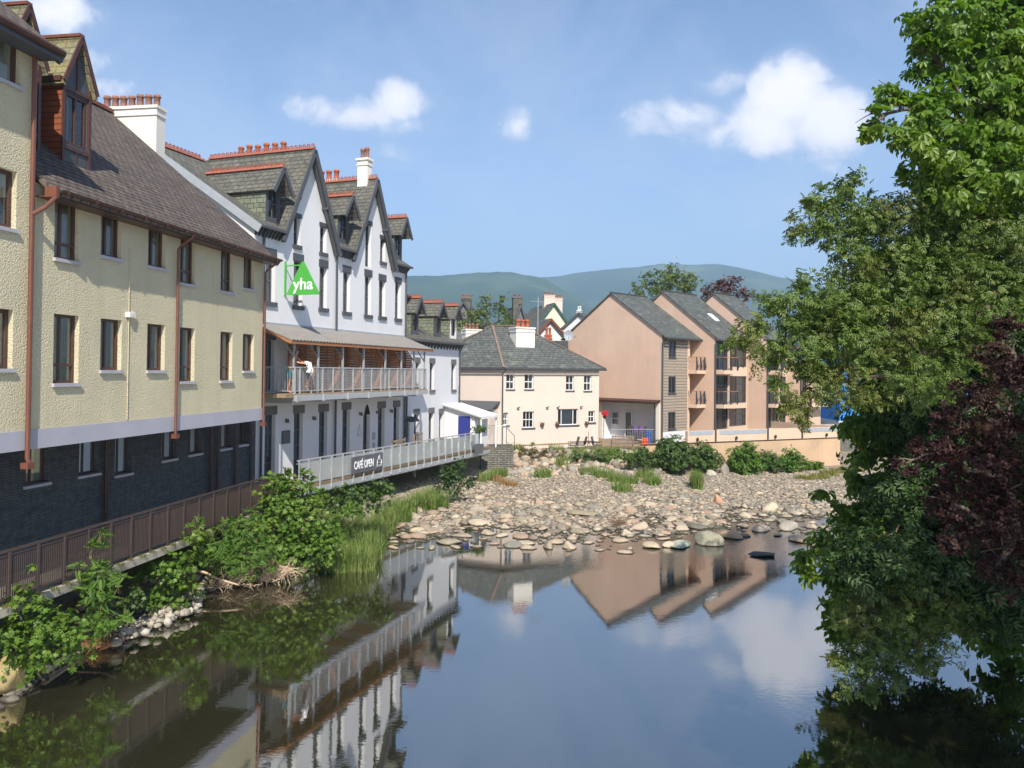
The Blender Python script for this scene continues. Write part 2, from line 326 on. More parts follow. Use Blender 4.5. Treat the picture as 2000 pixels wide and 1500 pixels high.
def crest(mb,a,b,r=.075,step=.19,m=0,tw=.2,th=.05):
    """red ridge tiles with a row of little rings on top"""
    a=Vector(a); b=Vector(b); d=(b-a); L=d.length; d.normalize(); sd=Vector((-d.y,d.x,0)).normalized()
    mb.hexa([a-sd*tw/2-Vector((0,0,th)),a+sd*tw/2-Vector((0,0,th)),b+sd*tw/2-Vector((0,0,th)),b-sd*tw/2-Vector((0,0,th)),a-sd*.04+Vector((0,0,th)),a+sd*.04+Vector((0,0,th)),b+sd*.04+Vector((0,0,th)),b-sd*.04+Vector((0,0,th))],m)
    n=int(L/step)
    for k in range(n):
        c=a+d*(step*(k+.5))+Vector((0,0,th+r*.8))
        for s_ in (-1,1):
            pass
        i0=len(mb.v); N=8
        for j in range(N):
            an=2*math.pi*j/N; e=d*math.cos(an)+Vector((0,0,1))*math.sin(an)
            for rr in (r,r*.55):
                for w in (-.02,.02): mb.v.append(tuple(c+e*rr+sd*w))
        for j in range(N):
            p=i0+4*j; q=i0+4*((j+1)%N)
            for f in ((p,q,q+1,p+1),(p+2,p+3,q+3,q+2),(p,p+2,q+2,q),(p+1,q+1,q+3,p+3)): mb.f.append(list(f)); mb.m.append(m)
def pot(mb,c,h=.5,r=.13,m=0):
    mb.lathe(c,[(r*1.0,0),(r*1.1,.04*h),(r*.9,.1*h),(r*.85,.75*h),(r*1.12,.8*h),(r*1.12,.88*h),(r*.95,.9*h),(r*.98,h),(r*.75,h),(r*.72,.6*h)],12,m)
def chimney(rt,x0,x1,y0,y1,z0,z1,wm,pots,cap=.08,ph=.5,pr=.13,pm=None,name='chimney'):
    mb=MB(); mb.box(x0,x1,y0,y1,z0,z1-.35); mb.box(x0-.04,x1+.04,y0-.04,y1+.04,z1-.35,z1-.28); mb.box(x0-.003,x1+.003,y0-.003,y1+.003,z1-.28,z1-.1); mb.box(x0-cap,x1+cap,y0-cap,y1+cap,z1-.1,z1)
    o=mb.build(name,wm,rt)
    for (x,y) in pots:
        q=MB(); pot(q,(x,y,z1),ph*R.uniform(.92,1.05),pr); q.build('chimney_pot',pm or m_pot,o,True)
    return o
def pipe(rt,pts,r=.05,m=None,name='downpipe',brk=True,parent=None):
    mb=MB(); mb.tube(pts,r,8)
    o=mb.build(name,m or m_pipe,parent or rt,False); return o
# ================================================================ CREAM ROUGHCAST BUILDING
cb=root('roughcast_building','long cream roughcast building with brown slate roof overhanging the riverside walkway','building',(-8.33,25.6,0),9)
BR=m_brownfr
U=[(-9.36,-8.62,8.82,10.12),(-7.92,-7.19,9.09,10.12),(-6.16,-5.42,9.09,10.12),(-4.76,-4.03,8.82,10.12),(-2.67,-1.96,8.82,10.12),(-1.31,-.63,9.05,10.12)]
Lw=[(-9.33,-8.57,6.13,7.63),(-7.87,-7.12,6.42,7.63),(-6.14,-5.39,6.42,7.62),(-4.72,-3.99,6.12,7.61),(-2.63,-1.93,6.12,7.6),(-1.29,-.57,6.42,7.6)]
mb=MB(); wall(mb,F0,-9.92,0,5.19,10.3,U+Lw,.11); 
g1=Fr(0,0,0,1); wall(mb,g1,0,11.8,5.19,15.25,(),.1,[(-.83,1,10.3),(.83,1,10.3+.83*11.8)])
mb.build('wall',m_cream,cb)
for k,o in enumerate(U+Lw):
    tall=(o[3]-o[2])>1.25 if k<6 else (o[3]-o[2])>1.3
    cu=[(m_curtain,(.6,.97,.0,1.)),(m_blind,(.05,.45,.0,1.),(.66,.96,.0,1.)),(m_curtain,(.04,.32,0,1.),(.74,.97,0,1.)),(m_curtain,(.45,.97,0,1.))][(k*5+k//3)%4]
    window(cb,F0,o,.11,BR,vs=[(.42,.06)],hs=[(.27,.06)] if tall else [],sill=(m_sill,.06,.07,.03),cur=cu,fw=.06)
mb=MB(); F0.bx(mb,-10.9,0.02,-.25,.025,4.79,5.19); mb.build('floor_beam',m_band,cb)
mb=MB(); mb.box(-10.9,-.002,-.02,1.7,4.83,4.9); mb.box(-.06,0.0,.26,11.8,4.83,5.18); mb.build('soffit',m_deckdk,cb)
# recessed slate ground storey
LW=[(-8.24,-7.45,3.72,4.83),(-6.49,-5.71,3.72,4.83),(-5.11,-4.38,3.55,4.83),(-3.03,-2.25,3.72,4.83),(-1.64,-.88,3.74,4.83),(.23,.98,3.73,4.83),(1.47,2.25,3.75,4.83)]
mb=MB(); wall(mb,F0,-11.4,2.72,.3,4.83,LW,.18,off=-1.6); mb.build('stone_wall',m_slatewall,cb)
for o in LW: window(cb,F0,o,.18,BR,vs=[(.3,.05),(.5,.04)],sill=(m_sill,.05,.06,.02),off=-1.6,fw=.05,cur=(m_curtain,(.32,.42,0,1)))
mb=MB(); wall(mb,Fr(2.72,1.6,0,1),0,1.,.3,4.83); mb.build('end_wall',m_slatewall,cb)
for u,r in ((-5.56,.055),(-.47,.05),(-.05,.05),(1.1,.045),(2.19,.045)): pipe(cb,[(u,1.5,1.9),(u,1.5,4.83)],r,m_dkbrown)
# roof
E0=(.45,10.28); SL=.83
def cz(D): return 10.44+SL*D
mb=MB()
mb.slab([(-9.9,-.5,cz(-.5)+.06),(.22,-.5,cz(-.5)+.06),(.22,5.9,cz(5.9)+.06),(-9.9,5.9,cz(5.9)+.06)],.10)
mb.slab([(-9.9,12.3,cz(-.5)+.06),(.22,12.3,cz(-.5)+.06),(.22,5.9,cz(5.9)+.05),(-9.9,5.9,cz(5.9)+.05)],.10)
for i in range(14):   # loose raised slates along the verge
    pass
mb.build('roof',m_roofbrown,cb)
mb=MB(); mb.bar((-9.9,5.9,cz(5.9)+.1),(.22,5.9,cz(5.9)+.1),.24,.12); mb.build('ridge_tiles',m_redbrown,cb)
mb=MB()
# half-round gutter with brackets
for k in range(6):
    a0=math.pi*k/6; a1=math.pi*(k+1)/6; q=[(-.53-.065*math.cos(a),10.13-.065*math.sin(a)+.02) for a in (a0,a1)]
    mb.poly([(-9.85,q[0][0],q[0][1]),(.2,q[0][0],q[0][1]),(.2,q[1][0],q[1][1]),(-9.85,q[1][0],q[1][1])])
for k in range(12): u=-9.7+.86*k; mb.box(u,u+.04,-.595,-.46,10.07,10.16)
mb.build('gutter',m_brownfr,cb)
mb=MB(); mb.box(-9.9,.2,-.46,-.43,10.03,10.14); mb.box(-9.9,.2,-.43,0,10.0,10.03); mb.bar((.2,-.45,10.02),(.2,5.9,cz(5.9)-.12),.04,.2); mb.build('fascia',m_brownfr,cb)
mb=MB(); mb.box(-9.95,-9.86,-.52,-.25,9.98,10.2); mb.build('fascia_end_box',m_redbrown,cb)
for u in (-5.0,-.05):
    pipe(cb,[(u,-.52,10.08),(u,-.5,10.0),(u,-.2,9.8),(u,-.1,9.7),(u,-.1,4.62)],.038)
    mb=MB(); mb.box(u-.075,u+.075,-.17,-.02,4.60,4.72); mb.build('pipe_shoe',m_pipe,cb)
pipe(cb,[(-6.9,-.02,9.4),(-6.9,-.02,5.22)],.012,m_cream,'cable')
mb=MB(); mb.box(-7.0,-6.88,-.12,-.0,7.72,7.84); mb.box(-6.82,-6.72,-.08,0,7.7,7.86); mb.build('wall_light',m_whitewarm,cb)
m_trim=mat('dark_red_brown_trim',(.085,.035,.026),.5,.2,5,.1,30)
# dormers
def dormer(rt,x0,x1,y0,zb,ze,zr,yr,roofm,frontm,sidem,wo,wf,fo=.2,so=.12,red=True,back=None,crested=False,bb=None,tr=.07,vs=(),hs=(),wd=.05,wfw=.05,sidewhite=None):
    """gabled dormer: front wall at y0, roof ridge back to yr"""
    xc=(x0+x1)/2; k=(zr-ze)/((x1-x0)/2)
    mb=MB(); f=Fr(x0,y0,1,0); w=x1-x0
    wall(mb,f,0,w,zb-.3,zr,[tuple(wo)] if wo else [],wd,[(-k,1,ze),(k,1,ze+k*w)])
    d=mb.build('dormer',frontm,rt)
    mb=MB(); mb.extr([(x0+.002,y0+.003,zb-.5),(x0+.002,yr,zb-.5),(x0+.002,yr,ze),(x0+.002,y0+.003,ze)],(.04,0,0)); mb.extr([(x1-.042,y0+.003,zb-.5),(x1-.042,yr,zb-.5),(x1-.042,yr,ze),(x1-.042,y0+.003,ze)],(.04,0,0))
    mb.build('dormer_cheek',sidem,d)
    mb=MB(); e=so
    for s_ in (-1,1):
        xe=xc+s_*((x1-x0)/2+e); z_e=zr-k*((x1-x0)/2+e)+.05
        mb.slab([(xe,y0-fo,z_e),(xc,y0-fo,zr+.05),(xc,yr+.3,zr+.05),(xe,yr+.3,z_e)] if s_>0 else [(xe,y0-fo,z_e),(xe,yr+.3,z_e),(xc,yr+.3,zr+.05),(xc,y0-fo,zr+.05)],tr)
    mb.build('dormer_roof',roofm,d)
    mb=MB()
    if crested: crest(mb,(xc,y0-fo,zr+.09),(xc,yr+.3,zr+.09))
    else: mb.bar((xc,y0-fo,zr+.08),(xc,yr+.3,zr+.08),.16,.07)
    mb.build('ridge_tiles',m_red if crested else m_redbrown,d)
    if bb:
        mb=MB()
        for s_ in (-1,1): mb.bar((xc+s_*((x1-x0)/2+e+.03),y0-fo-.025,zr-k*((x1-x0)/2+e)-.04),(xc,y0-fo-.025,zr+.02),.05,.15)
        mb.build('bargeboard',bb,d)
    if wo: window(d,f,wo,wd,wf,vs=vs,hs=hs,fw=wfw,cur=(m_blind,(.1,.45,0,1)))
    return d
for xa in (-8.0,-9.62):
    d=dormer(cb,xa,xa+.93,1.0,11.5,13.3,14.35,4.4,m_rooflichen,m_dgrey,m_redclad,(.1,.83,11.75,12.98),BR,.12,.12,vs=[(.5,.06)],wd=.02,wfw=.07)
    mb=MB(); 
    for x in (xa-.01,xa+.86): mb.box(x,x+.08,.965,1.003,11.15,13.25)
    mb.box(xa+.44,xa+.49,.97,1.003,13.1,14.2); mb.box(xa+.07,xa+.86,.968,1.003,13.02,13.1); mb.box(xa+.07,xa+.86,.97,1.003,11.62,11.70); mb.box(xa+.44,xa+.48,.98,1.003,11.3,11.62)
    for s_ in (-1,1): mb.bar((xa+.465+s_*.56,.87,13.15),(xa+.465,.87,14.38),.04,.1)
    mb.box(xa-.14,xa-.02,.95,4.,13.14,13.26); mb.box(xa+.95,xa+1.07,.95,4.,13.14,13.26)
    mb.build('dormer_trim',m_trim,d)
# ---------------------------------------------------------------- taller block at the near end
tb=root('taller_block','taller cream roughcast block at the left edge, rising above the brown slate roof beside it','building',(-8.33,25.6,0),9)
TA=[(-11.3,-10.36,12.1,13.05),(-11.3,-10.40,9.22,10.38),(-11.3,-10.42,6.44,7.62)]
mb=MB(); wall(mb,F0,-15.,-9.925,5.19,13.3,TA,.11,off=.004); wall(mb,Fr(-9.925,-.004,0,1),0,9,10.,18.2,(),.1,[(-.8,1,13.3)]); mb.build('wall',m_cream,tb)
for o in TA: window(tb,F0,o,.11,BR,vs=[(.5,.06)],sill=(m_sill,.06,.07,.03),off=.004,cur=(m_curtain,(.6,.85,0,1.)),fw=.075)
mb=MB(); F0.bx(mb,-15,-10.905,-.25,.025,4.79,5.19); mb.build('floor_beam',m_band,tb)
mb=MB(); wall(mb,F0,-15,-11.42,.3,4.83,(),.18,off=-1.6); mb.build('stone_wall',m_slatewall,tb)
mb=MB(); mb.slab([(-15,-.45,13.02),(-9.78,-.45,13.02),(-9.78,6,18.2),(-15,6,18.2)],.12); mb.build('roof',m_roofbrown,tb)
mb=MB(); mb.box(-15,-9.8,-.5,-.44,12.8,12.98); mb.box(-15,-9.85,-.44,.0,12.83,12.87); mb.bar((-9.78,-.45,12.86),(-9.78,6,18.05),.05,.22); mb.build('fascia',m_dgrey,tb)
mb=MB(); mb.tube([(-15,-.55,12.96),(-9.85,-.55,12.96)],.07,8); mb.build('gutter',m_brownfr,tb)
dormer(tb,-10.95,-10.1,1.35,13.9,14.9,15.6,5,m_rooflichen,m_dgrey,m_redclad,None,BR,.15,.12)
pipe(tb,[(-10.1,-.1,12.9),(-10.1,-.1,4.62),(-10.07,-.13,4.5)],.048)
mb=MB(); mb.box(-10.19,-10.01,-.19,-.02,4.42,4.54); mb.build('pipe_shoe',m_pipe,tb)
pipe(tb,[(-9.9,-.5,10.0),(-10.0,-.3,9.75),(-10.1,-.12,9.6)],.045)
# ================================================================ WALKWAY + BROWN RAILING
mb=MB(); F0.bx(mb,-14,.75,-1.6,.2,1.62,1.8); wk=mb.build('walkway',m_conc); wk.location=(-8.33,25.6,0); wk.rotation_euler=(0,0,rad(81)); tag(wk,kind='structure')
fr=root('brown_railing','dark brown vertical bar railing along the walkway under the cream building','railing',(-8.33,25.6,0),9)
mb=MB(); mb.bar((-14,-.1,2.86),(.7,-.1,2.86),.05,.05); mb.build('handrail',m_brownrail,fr)
pu=[-10.52+.745*k for k in range(-4,16)]
for u in pu: mb=MB(); mb.box(u-.03,u+.03,-.135,-.065,1.8,2.835); mb.box(u-.07,u+.07,-.16,-.04,1.8,1.815); mb.build('post',m_brownrail,fr)
for k in range(len(pu)-1):
    mb=MB(); a,b=pu[k]+.03,pu[k+1]-.03; mb.box(a,b,-.12,-.08,1.9,1.94); mb.box(a,b,-.12,-.08,2.76,2.79)
    n=13
    for j in range(n): x=a+(b-a)*(j+.5)/n; mb.box(x-.009,x+.009,-.112,-.088,1.94,2.76)
    mb.build('bar_panel',m_brownrail,fr)
# ================================================================ WHITE HOSTEL
WL=(-5.64,40.42,0)
hb=root('white_gabled_building','tall white hostel with two steep gables, grey lintels and red ridge tiles','building',WL,19.8)
ops2=[(-11.5,-10.93,9.09,10.86),(-9.73,-9.14,9.09,10.92),(-7.9,-7.33,9.14,10.92),(-6.04,-5.45,9.12,10.92),(-4.15,-3.55,9.12,10.98),(-2.8,-2.17,9.14,10.92),(-1.15,-.56,9.15,10.97)]
opsA=[(-9.77,-9.33,11.57,12.71),(-7.91,-7.42,11.54,12.66),(-4.15,-3.6,11.42,13.46),(-2.73,-2.22,11.86,13.0)]
opsG=[(-11.42,-10.78,2.0,4.7),(-9.57,-8.95,2.0,4.67),(-7.78,-7.15,2.0,4.65),(-5.94,-5.31,2.0,4.66),(-2.74,-2.08,2.0,4.59),(-1.15,-.55,2.0,4.59)]
arch=(-4.13,-3.5,2.0,4.35)
ops1=[(-11.45,-10.9,5.6,7.62),(-9.4,-8.5,5.6,7.6),(-6.0,-5.3,6.2,7.6),(-2.6,-1.9,6.2,7.6)]
gA=[(2,1,15.65+2*-8.93+.0)]  # placeholders, slopes below
def gclip(xc,zr,k=2.02): return [(-k,1,zr-k*xc),(k,1,zr+k*xc)]
mb=MB()
wall(mb,F0,-12.2,0,1.0,8.3,opsG+ops1+[arch],.18)
wall(mb,F0,-12.2,0,8.3,11.3,ops2,.18)
wall(mb,F0,-12.2,-10.62,11.3,12.05,(),.18); wall(mb,F0,-6.94,-5.45,11.3,12.05,(),.18); wall(mb,F0,-1.65,0,11.3,12.05,(),.18)
wall(mb,F0,-10.62,-6.94,11.3,15.6,opsA[:2],.18,gclip(-8.78,15.6)); wall(mb,F0,-5.45,-1.65,11.3,15.6,opsA[2:],.18,gclip(-3.55,15.6))
k=.66
wall(mb,Fr(-12.2,10.4,0,-1),0,10.4,1.,16,(),.1,[(-k,1,12.05),(k,1,12.05+k*10.4)])
wall(mb,Fr(0,0,0,1),0,10.4,1.,16,(),.1,[(-k,1,12.05),(k,1,12.05+k*10.4)])
# pointed arch head
mb.build('wall',m_white,hb)
mb=MB(); pts=[]
for j in range(9): t=j/8; pts.append((-4.13+.315*t,4.35+.5*math.sin(t*math.pi/2)))
for j in range(1,9): t=j/8; pts.append((-3.815+.315*t,4.35+.5*math.cos(t*math.pi/2)))
mb.poly([F0.P(x,z,.006) for x,z in pts]); 
mb.build('arch_head',m_dark,hb)
mb=MB()
for j in range(len(pts)-1):
    a,b=pts[j],pts[j+1]; ca=(-3.815,4.3)
    def ex(p): dx,dz=p[0]-ca[0],p[1]-ca[1]; l=math.hypot(dx,dz); return (p[0]+dx/l*.09,p[1]+dz/l*.09)
    mb.poly([F0.P(*a,.03),F0.P(*b,.03),F0.P(*ex(b),.03),F0.P(*ex(a),.03)]); mb.poly([F0.P(*ex(a),.03),F0.P(*ex(b),.03),F0.P(*ex(b),0),F0.P(*ex(a),0)]); mb.poly([F0.P(*a,0),F0.P(*b,0),F0.P(*b,.03),F0.P(*a,.03)])
mb.build('arch_moulding',m_whitewarm,hb)
window(hb,F0,arch,.18,m_sashd,vs=[(.5,.04)],hs=[(.35,.05)],gm=m_glassd,name='door')
LT=lambda h:(m_lintel,h,.08); LD=lambda h:(m_dgrey,h,.07)
for o in ops2: window(hb,F0,o,.17,m_sashd,hs=[(.48,.06)],sill=(m_dgrey,.09,.16,.07),lintel=LD(.32),cur=(m_blind if R.random()<.6 else m_curtain,(.05,.95,R.choice([.45,.5,.62,.3]),1.)))
for i,o in enumerate(opsA): window(hb,F0,o,.17,m_sashd,hs=[(.5,.05)],sill=(m_dgrey,.08,.15,.06) if i!=2 else None,lintel=LD(.18 if i!=2 else .2))
for i,o in enumerate(opsG): window(hb,F0,o,.17,m_sashd,vs=[(.5,.05)],hs=[(.3,.05),(.5,.05),(.74,.09)],lintel=LT(.34),gm=m_glassd,cur=(m_curtain,(.1,.9,.78,1.)),name='glazed_door' if i!=4 else 'window')
for i,o in enumerate(ops1): window(hb,F0,o,.17,m_sashd,vs=[(.5,.04)],hs=[(.4,.05)],lintel=LT(.34),gm=m_glassd)
# roofs
mz=lambda D:12.12+.655*D
mb=MB()
mb.slab([(-12.3,.28,mz(.28)),(.12,.28,mz(.28)),(.12,5.3,mz(5.3)),(-12.3,5.3,mz(5.3))],.09)
for a,b in ((-12.3,-10.68),(-6.88,-5.5),(-1.6,.12)): mb.slab([(a,-.32,mz(-.32)),(b,-.32,mz(-.32)),(b,.279,mz(.279)),(a,.279,mz(.279))],.09)
mb.slab([(-12.3,10.8,mz(-.32)),(.12,10.8,mz(-.32)),(.12,5.3,mz(5.3)-.004),(-12.3,5.3,mz(5.3)-.004)],.09)
mb.build('main_roof',m_roofgreen,hb)
for n_,(xc,hw) in enumerate(((-8.78,2.02),(-3.55,2.05))):
    mb=MB(); zr=15.72; ze=zr-2.02*hw
    for s_ in (-1,1):
        mb.slab([(xc+s_*hw,-.28,ze),(xc,-.28,zr),(xc,5.6,zr),(xc+s_*hw,5.6,ze)],.08)
    g=mb.build('gable_roof',m_roofgreen,hb)
    mb=MB(); crest(mb,(xc,-.28,zr+.06),(xc,5.2,zr+.06),.08,.21); mb.build('ridge_tiles',m_red,g)
    mb=MB()
    for s_ in (-1,1):
        mb.bar((xc+s_*(hw+.02),-.31,ze-.12),(xc,-.31,zr-.05),.06,.2); mb.bar((xc+s_*(hw-.1),-.16,ze-.12),(xc,-.16,zr-.24),.12,.07)
        mb.box(xc+s_*1.0-.04,xc+s_*1.0+.04,-.34,0,zr-2.02-.32,zr-2.02-.22)
    mb.build('bargeboard',m_dgrey,g)
mb=MB(); crest(mb,(-11.3,5.3,mz(5.3)+.06),(-9.,5.3,mz(5.3)+.06),.08,.21); crest(mb,(-7,5.3,mz(5.3)+.06),(0.1,5.3,mz(5.3)+.06),.08,.21); mb.build('ridge_tiles',m_red,hb)
mb=MB(); mb.bar((-12.33,-.35,mz(-.35)-.15),(-12.33,5.3,mz(5.3)-.15),.06,.3); mb.build('verge_board',m_lead,hb)
for a,b in ((-12.3,-10.7),(-6.9,-5.5),(-1.6,.1)):
    mb=MB(); mb.box(a,b,-.38,-.3,11.83,11.93); mb.box(a,b,-.3,0,11.86,11.90)
    n=int((b-a)/.2)
    for j in range(n): x=a+.1+.2*j; mb.hexa([(x,-.06,11.55),(x+.07,-.06,11.55),(x+.07,0,11.55),(x,0,11.55),(x,-.27,11.85),(x+.07,-.27,11.85),(x+.07,0,11.85),(x,0,11.85)])
    mb.build('eaves_brackets',m_dgrey,hb)
for xa,xb in ((-11.32,-10.42),(-6.25,-5.3),(-1.0,-.1)):
    dormer(hb,xa,xb,.2,12.25,13.62,14.38,3.2,m_roofgreen,m_dgrey,m_slatehung,(.17,xb-xa-.17,12.42,13.6),m_sashd,.5,.14,crested=True,bb=m_dgrey,vs=[(.5,.03)],hs=[(.5,.05)],wd=.03,wfw=.04)
chimney(cb,.3,.8,4.2,6.45,9.,15.62,m_whitewarm,[(.55,4.36+.322*i) for i in range(7)],.05,.46,.12)
chimney(hb,-7.9,-7.2,2.0,4.7,13.,16.12,m_whitewarm,[(-7.55,2.2+.46*i) for i in range(6)],.06,.48,.13,m_potr)
chimney(hb,-3.2,-2.6,2.25,3.6,13.,16.02,m_whitewarm,[(-2.9,2.45+.44*i) for i in range(3)],.06,.55,.14,m_potr)
chimney(hb,-3.72,-3.3,.2,.75,14.9,16.75,m_whitewarm,[(-3.5,.35),(-3.5,.6)],.07,.55,.11)
pipe(hb,[(-6.72,-.3,11.9),(-6.72,-.1,11.6),(-6.66,-.1,5.),(-6.66,-.1,2.0)],.05,m_dkpipe)
pipe(hb,[(-.12,-.33,11.9),(-.12,-.09,11.6),(-.12,-.09,2.0)],.05,m_dkpipe); pipe(hb,[(-11.75,-.3,11.9),(-11.75,-.09,11.6),(-11.75,-.09,2.0)],.05,m_dkpipe)
mb=MB(); mb.box(-10.38,-9.87,-.05,0,3.5,4.02); mb.box(-10.33,-9.92,-.054,-.05,3.55,3.97,1)
for j in range(5): mb.box(-10.27,-9.98,-.057,-.054,3.62+.065*j,3.64+.065*j)
mb.build('plaque',[m_dgrey,m_lintel],hb)
for u in (-10.13,-8.26,-4.49,-2.91,-1.52):
    mb=MB(); mb.box(u-.03,u+.03,-.03,0,4.35,4.5); mb.lathe((u,-.12,4.33),[(.05,0),(.06,.05),(.05,.14),(.03,.16)],8); mb.bar((u,-.02,4.46),(u,-.12,4.48),.03,.03); mb.build('wall_lamp',m_lintel,hb)
mb=MB(); mb.poly([(-4.66,-.02,3.38),(-4.28,-.02,3.38),(-4.47,-.02,3.98)],0); mb.poly([(-4.60,-.025,3.42),(-4.34,-.025,3.42),(-4.47,-.025,3.84)],1); mb.build('triangular_notice',[m_sill,m_whitewarm],hb)
mb=MB(); mb.box(-3.28,-3.02,-.03,0,3.1,3.45); mb.box(-3.2,-3.05,-.03,0,2.5,2.95); mb.build('notice_board',m_lead,hb)
# --- balcony (part of the hostel)
mb=MB(); mb.box(-12.2,-.5,-1.55,0,5.42,5.56); mb.build('balcony_floor',m_wood,hb)
mb=MB(); mb.box(-11.75,-.48,-1.6,-1.52,5.28,5.5); mb.box(-11.75,-11.68,-1.52,-.02,5.28,5.41)
for u in (-11.7,-9.9,-8.1,-6.4,-4.5,-3.0,-1.7): mb.box(u,u+.08,-1.5,0,5.2,5.41); mb.box(u-.02,u+.1,-1.64,-1.6,5.25,5.53)
mb.build('balcony_beam',m_galv,hb)
pr=[-11.65,-11.34,-10.59,-9.82,-9.07,-8.31,-7.54,-6.8,-5.99,-5.17,-4.39,-3.59,-2.84,-2.02,-1.3,-.55]
rl=MB(); rl.bar((-11.68,-1.5,6.56),(-.52,-1.5,6.56),.05,.05); rl.bar((-11.68,-1.5,6.56),(-11.68,0,6.56),.05,.05); rl.bar((-.52,-1.5,6.56),(-.52,-.0,6.56),.05,.05)
rl.bar((-11.68,-1.5,5.66),(-.52,-1.5,5.66),.03,.03); rl.bar((-11.68,-1.5,5.66),(-11.68,0,5.66),.03,.03); rl=rl.build('balcony_railing',m_galv,hb)
for u in pr: mb=MB(); mb.box(u-.025,u+.025,-1.53,-1.47,5.5,6.54); mb.build('post',m_galv,rl)
mb=MB(); mb.box(-11.7,-11.66,-.06,-.0,5.5,6.54); mb.box(-11.7,-11.66,-.8,-.75,5.5,6.54); mb.build('post',m_galv,rl)
mb=MB()
for k in range(len(pr)-1):
    a,b=pr[k]+.03,pr[k+1]-.03; n=max(1,round((b-a)/.085))
    for j in range(n): x=a+(b-a)*(j+.5)/n; mb.box(x-.007,x+.007,-1.507,-1.493,5.67,6.54)
for j in range(13): y=-1.42+.11*j; mb.box(-11.687,-11.673,y,y+.014,5.67,6.54)
mb.build('railing_bars',m_galv,rl)
# canopy
mb=MB(); n=110
c0=[(-12.15+(12.15-.15)*j/n) for j in range(n+1)]
for j in range(n):
    h0=.045*(j%2); h1=.045*((j+1)%2)
    mb.poly([(c0[j],-1.72,7.56+h0),(c0[j+1],-1.72,7.56+h1),(c0[j+1],0,8.22+h1),(c0[j],0,8.22+h0)])
    mb.poly([(c0[j],-1.72,7.54+h0),(c0[j],0,8.20+h0),(c0[j+1],0,8.20+h1),(c0[j+1],-1.72,7.54+h1)])
cn=mb.build('canopy',m_canopy,hb)
mb=MB(); mb.bar((-12.15,-1.66,7.5),(-.1,-1.66,7.5),.06,.12); mb.bar((-12.12,-1.7,7.48),(-12.12,0,8.13),.04,.13); mb.bar((-.14,-1.7,7.48),(-.14,0,8.13),.04,.13); mb.bar((-12.1,-1.2,7.68),(-.14,-1.2,7.68),.05,.08); mb.bar((-12.1,-.6,7.91),(-.14,-.6,7.91),.05,.08); mb.build('canopy_timber',m_slat,cn)
mb=MB(); mb.bar((-12.15,-.02,8.26),(-.1,-.02,8.26),.1,.08); mb.build('lead_flashing',m_lead,cn)
bp=[-11.6,-10.02,-8.23,-6.55,-4.62,-3.05,-1.72,-.55]
for i,u in enumerate(bp):
    mb=MB(); mb.box(u-.035,u+.035,-1.45,-1.38,5.5,7.5); mb.bar((u,-1.4,6.95),(u,-.85,7.72),.04,.05); mb.build('canopy_post',m_galv,cn)
    if 0<i<7:
        mb=MB(); z=5.66
        while z<7.62:
            y1=-1.3 if z<7.05 else -1.3+(z-7.05)*.95
            mb.box(u-.06,u-.035,y1,-.02,z,z+.085); z+=.115 
        for y in (-1.3,-.7,-.1): mb.box(u-.035,u-.005,y,y+.05,5.58,min(7.6,7.05+(y+1.35)*.6+.05))
        mb.build('slatted_screen',m_slat,hb)
mb=MB(); mb.tube([(-11.66,-1.66,7.46),(-11.62,-1.55,7.3),(-11.6,-1.48,7.1),(-11.6,-1.48,5.6)],.035,7); mb.build('downpipe',m_dkpipe,cn)
# --- green triangular sign
sg=root('projecting_sign','bright green triangular sign with white letters yha on a bracket fixed to the white wall','sign',WL,19.8)
SU=-10.33
mb=MB(); mb.box(SU-.03,SU+.03,-.06,-.0,9.42,10.8); mb.bar((SU,-.03,10.62),(SU,-.72,10.62),.05,.05); mb.bar((SU,-.03,9.5),(SU,-.2,9.5),.05,.05); mb.bar((SU,-.05,10.55),(SU,-.5,9.6),.012,.012); mb.build('bracket',m_green,sg)
# rounded triangle in (y,z): corners
cs=[(-.10,9.44),(-1.66,9.44),(-.86,10.82)]; cen=(sum(c[0] for c in cs)/3,sum(c[1] for c in cs)/3); pts=[]
for i in range(3):
    p=Vector(cs[i]); a=Vector(cs[i-1]); b=Vector(cs[(i+1)%3]); ra=.12
    p0=p+(a-p).normalized()*ra; p2=p+(b-p).normalized()*ra
    for t in (0,.25,.5,.75,1): q=p0*(1-t)**2+p*2*t*(1-t)+p2*t*t; pts.append((SU-.035,q.x,q.y))
mb=MB(); mb.extr(pts,(.07,0,0)); mb.build('panel',m_green,sg)
def text(body,size,mtx,parent,m,name='lettering',ext=.004,off=0,sx=1.,al='CENTER'):
    cu=bpy.data.curves.new(name,'FONT'); cu.body=body; cu.size=size; cu.extrude=ext; cu.offset=off; cu.align_x=al; cu.resolution_u=3
    t=bpy.data.objects.new('tmp',cu); C.objects.link(t); bpy.context.view_layer.update()
    me=bpy.data.meshes.new_from_object(t.evaluated_get(bpy.context.evaluated_depsgraph_get())); bpy.data.objects.remove(t)
    me.transform(Matrix.Diagonal((sx,1,1,1))); me.transform(mtx); me.materials.clear(); me.materials.append(m)
    o=bpy.data.objects.new(name,me); C.objects.link(o)
    if parent is not None: o.parent=parent
    return o
# text faces -x (towards the bridge): text x -> -y, text y -> z, normal -> -x
text('yha',.64,Matrix(((0,0,-1,SU-.036),(-1,0,0,-.90),(0,1,0,9.66),(0,0,0,1))),sg,m_signw,off=.011,sx=1.06)
text('yha',.64,Matrix(((0,0,1,SU+.036),(1,0,0,-.84),(0,1,0,9.63),(0,0,0,1))),sg,m_signw,off=.011,sx=1.06)
